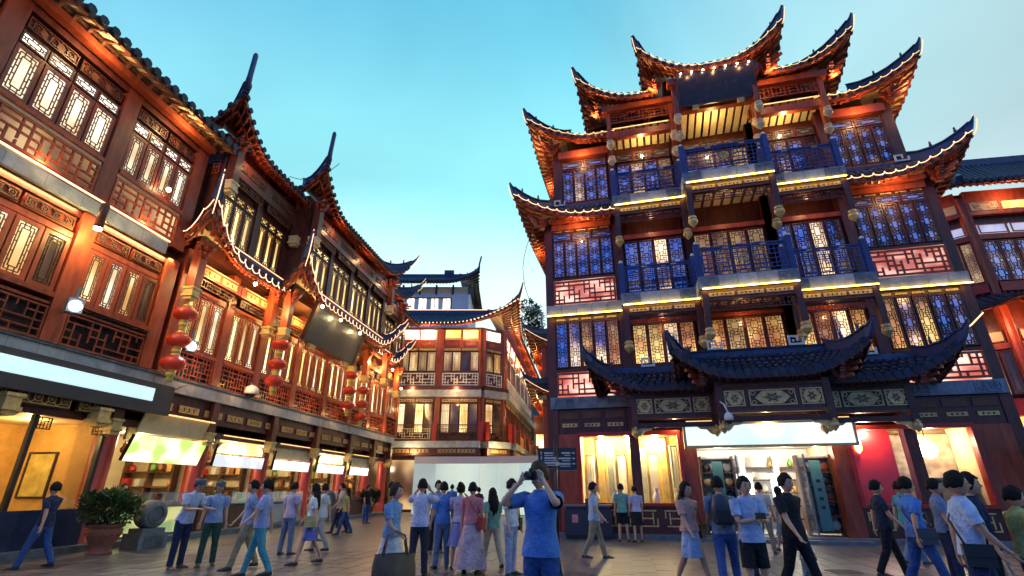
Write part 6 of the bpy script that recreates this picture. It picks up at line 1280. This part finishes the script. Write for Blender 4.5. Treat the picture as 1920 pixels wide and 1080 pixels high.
handbag('large brown leather bag hanging from the arm of the woman in white skirt', hb[0] + V((-.12, -.05, .12)), .62, .40, .24, mat('brown leather', (.13, .08, .048), .5, var=.35, bump=.3), R_(20), .3)
handbag('patterned blue cloth bag beside the man in black', h25[1] + V((.08, 0, 0)), .34, .42, .2, mat('patterned blue cloth', (.05, .12, .35), .8, var=.9, scale=26, col2=(.45, .6, .85)), R_(40), .2)
handbag('white paper shopping bag held by the woman with a bun', h31[1], .34, .40, .14, mat('white paper', (.72, .74, .78), .6, var=.08), R_(70), .2)
def camera_thing(label, p, rz):
    t = thing('hand_camera', label, 'camera', p, rz); bx('body', t, BLACKM, -.065, .065, -.03, .03, -.045, .045); q = MB().lathe([(.035, 0), (.037, .05), (.032, .08)], 14); o = q.build('lens', BLACKM, t, (0, -.03, 0)); o.rotation_euler = (R_(90), 0, 0); bx('viewfinder', t, BLACKM, -.025, .025, -.02, .03, .045, .07)
camera_thing('black camera held up by the photographer in blue', (hp[0] + hp[1]) / 2, R_(-35)); camera_thing('black camera held up by the man in white shirt', (h10[0] + h10[1]) / 2, R_(172))
t = thing('phone', 'phone in the hands of the woman with folded arms', 'phone', (h23[0] + h23[1]) / 2 + V((0, -.04, .02)), R_(5)); bx('body', t, BLACKM, -.075, .075, -.005, .005, -.04, .04); bx('screen', t, emis('phone screen', (1, .8, .5), .8), -.07, .07, .0052, .006, -.035, .035)
t = thing('backpack', 'dark backpack on the man in grey blue shirt', 'backpack', (0, 0, 0)); t.matrix_world = TB @ Matrix.Translation(V((0, .22, 1.02))); q = MB(); G = [[V((sin(a) * .17 * k, -cos(a) * .1 * k, z)) for k, z in ((.8, 0), (1.05, .06), (1.0, .3), (.75, .43), (.1, .47))] for a in [2 * pi * i / 16 for i in range(17)]]; q.sheet(G); q.build('body', BINM, t); bx('pocket', t, BLACKM, -.11, .11, .09, .13, .05, .22)
for s in (-1, 1): MB().tube([(s * .1, -.08, .42), (s * .12, -.2, .42), (s * .13, -.33, .25), (s * .13, -.2, .05)], .018, 6).build('strap', BLACKM, t)
t = thing('monopod', 'thin black monopod standing beside the photographer in blue', 'monopod', (.62, 5.6, 0)); MB().tube([(0, 0, 0), (-.1, .05, .6), (-.19, .1, 1.15)], [.008, .011, .015], 8).build('leg', BLACKM, t); MB().tube([(-.105, .052, .62), (-.11, .056, .66)], .018, 8).build('clamp', BLACKM, t); MB().lathe([(.02, 0), (.028, .02), (.02, .06)], 8, (-.19, .1, 1.14)).build('head', BLACKM, t)
mn = thing('mannequin', 'pale mannequin in dark vest and shorts in the red display window', 'mannequin'); mn.matrix_world = RM @ Matrix.Translation(V((3.72, .62, 1.05)))
vs = [V((0, 0, .95)), V((0, 0, 1.3)), V((0, 0, 1.46)), V((0, -.01, 1.6)), V((0, -.01, 1.7))]; es = [(0, 1), (1, 2), (2, 3), (3, 4)]; rs = [(.12, .09), (.14, .09), .05, (.075, .09), .05]
for si in (-1, 1):
    n0 = len(vs); vs += [V((si * .17, 0, 1.39)), V((si * .27, .03, 1.15)), V((si * .2, -.1, .98)), V((si * .09, 0, .88)), V((si * .12, -.03 * si, .48)), V((si * .13, 0, .06)), V((si * .14, -.1, .03))]; es += [(1, n0), (n0, n0 + 1), (n0 + 1, n0 + 2), (0, n0 + 3), (n0 + 3, n0 + 4), (n0 + 4, n0 + 5), (n0 + 5, n0 + 6)]; rs += [.055, .04, .028, .08, .052, .034, .03]
skin_obj('figure', mn, vs, es, rs, mat('mannequin shell', (.66, .45, .34), .4, var=.05), 2)
skin_obj('vest', mn, [V((0, 0, .98)), V((0, 0, 1.15)), V((0, 0, 1.34))], [(0, 1), (1, 2)], [(.14, .11), (.135, .1), (.15, .1)], cloth(*BLACK), 2); skin_obj('shorts', mn, [V((0, 0, .95)), V((.09, 0, .85)), V((.1, 0, .68)), V((-.09, 0, .85)), V((-.1, 0, .68))], [(0, 1), (1, 2), (0, 3), (3, 4)], [.13, .1, .09, .1, .09], cloth(*BLACK), 2)
# --- fuse heads with bodies
def fuse():
    bpy.context.view_layer.update(); dg = bpy.context.evaluated_depsgraph_get()
    for o, HM, s in PENDING:
        me = bpy.data.meshes.new_from_object(o.evaluated_get(dg)); q = MB(); q.v = [tuple(v.co) for v in me.vertices]; q.f = [tuple(p.vertices) for p in me.polygons]; q.mi = [0] * len(q.f); q.sm = [True] * len(q.f)
        hv, hf = head_pts(1, HM); q.add(hv, hf, True); q.k = 1
        for sx in (-1, 1):
            c = HM @ V((sx * .029, -.080, .006)); q.lathe([(.001, -.007 * s), (.014 * s, -.004 * s), (.014 * s, .004 * s), (.001, .007 * s)], 8, tuple(c))
            a, b = HM @ V((sx * .016, -.093, .028)), HM @ V((sx * .043, -.082, .030)); q.bar(a, b, .008 * s, .009 * s)
        q.k = 2; q.bar(HM @ V((-.022, -.088, -.062)), HM @ V((.022, -.088, -.062)),   .009 * s, .014 * s)
        nm = q.mesh('body', me.materials[0], EYEM, LIPM); o.modifiers.clear(); o.data = nm; bpy.data.meshes.remove(me)
fuse()
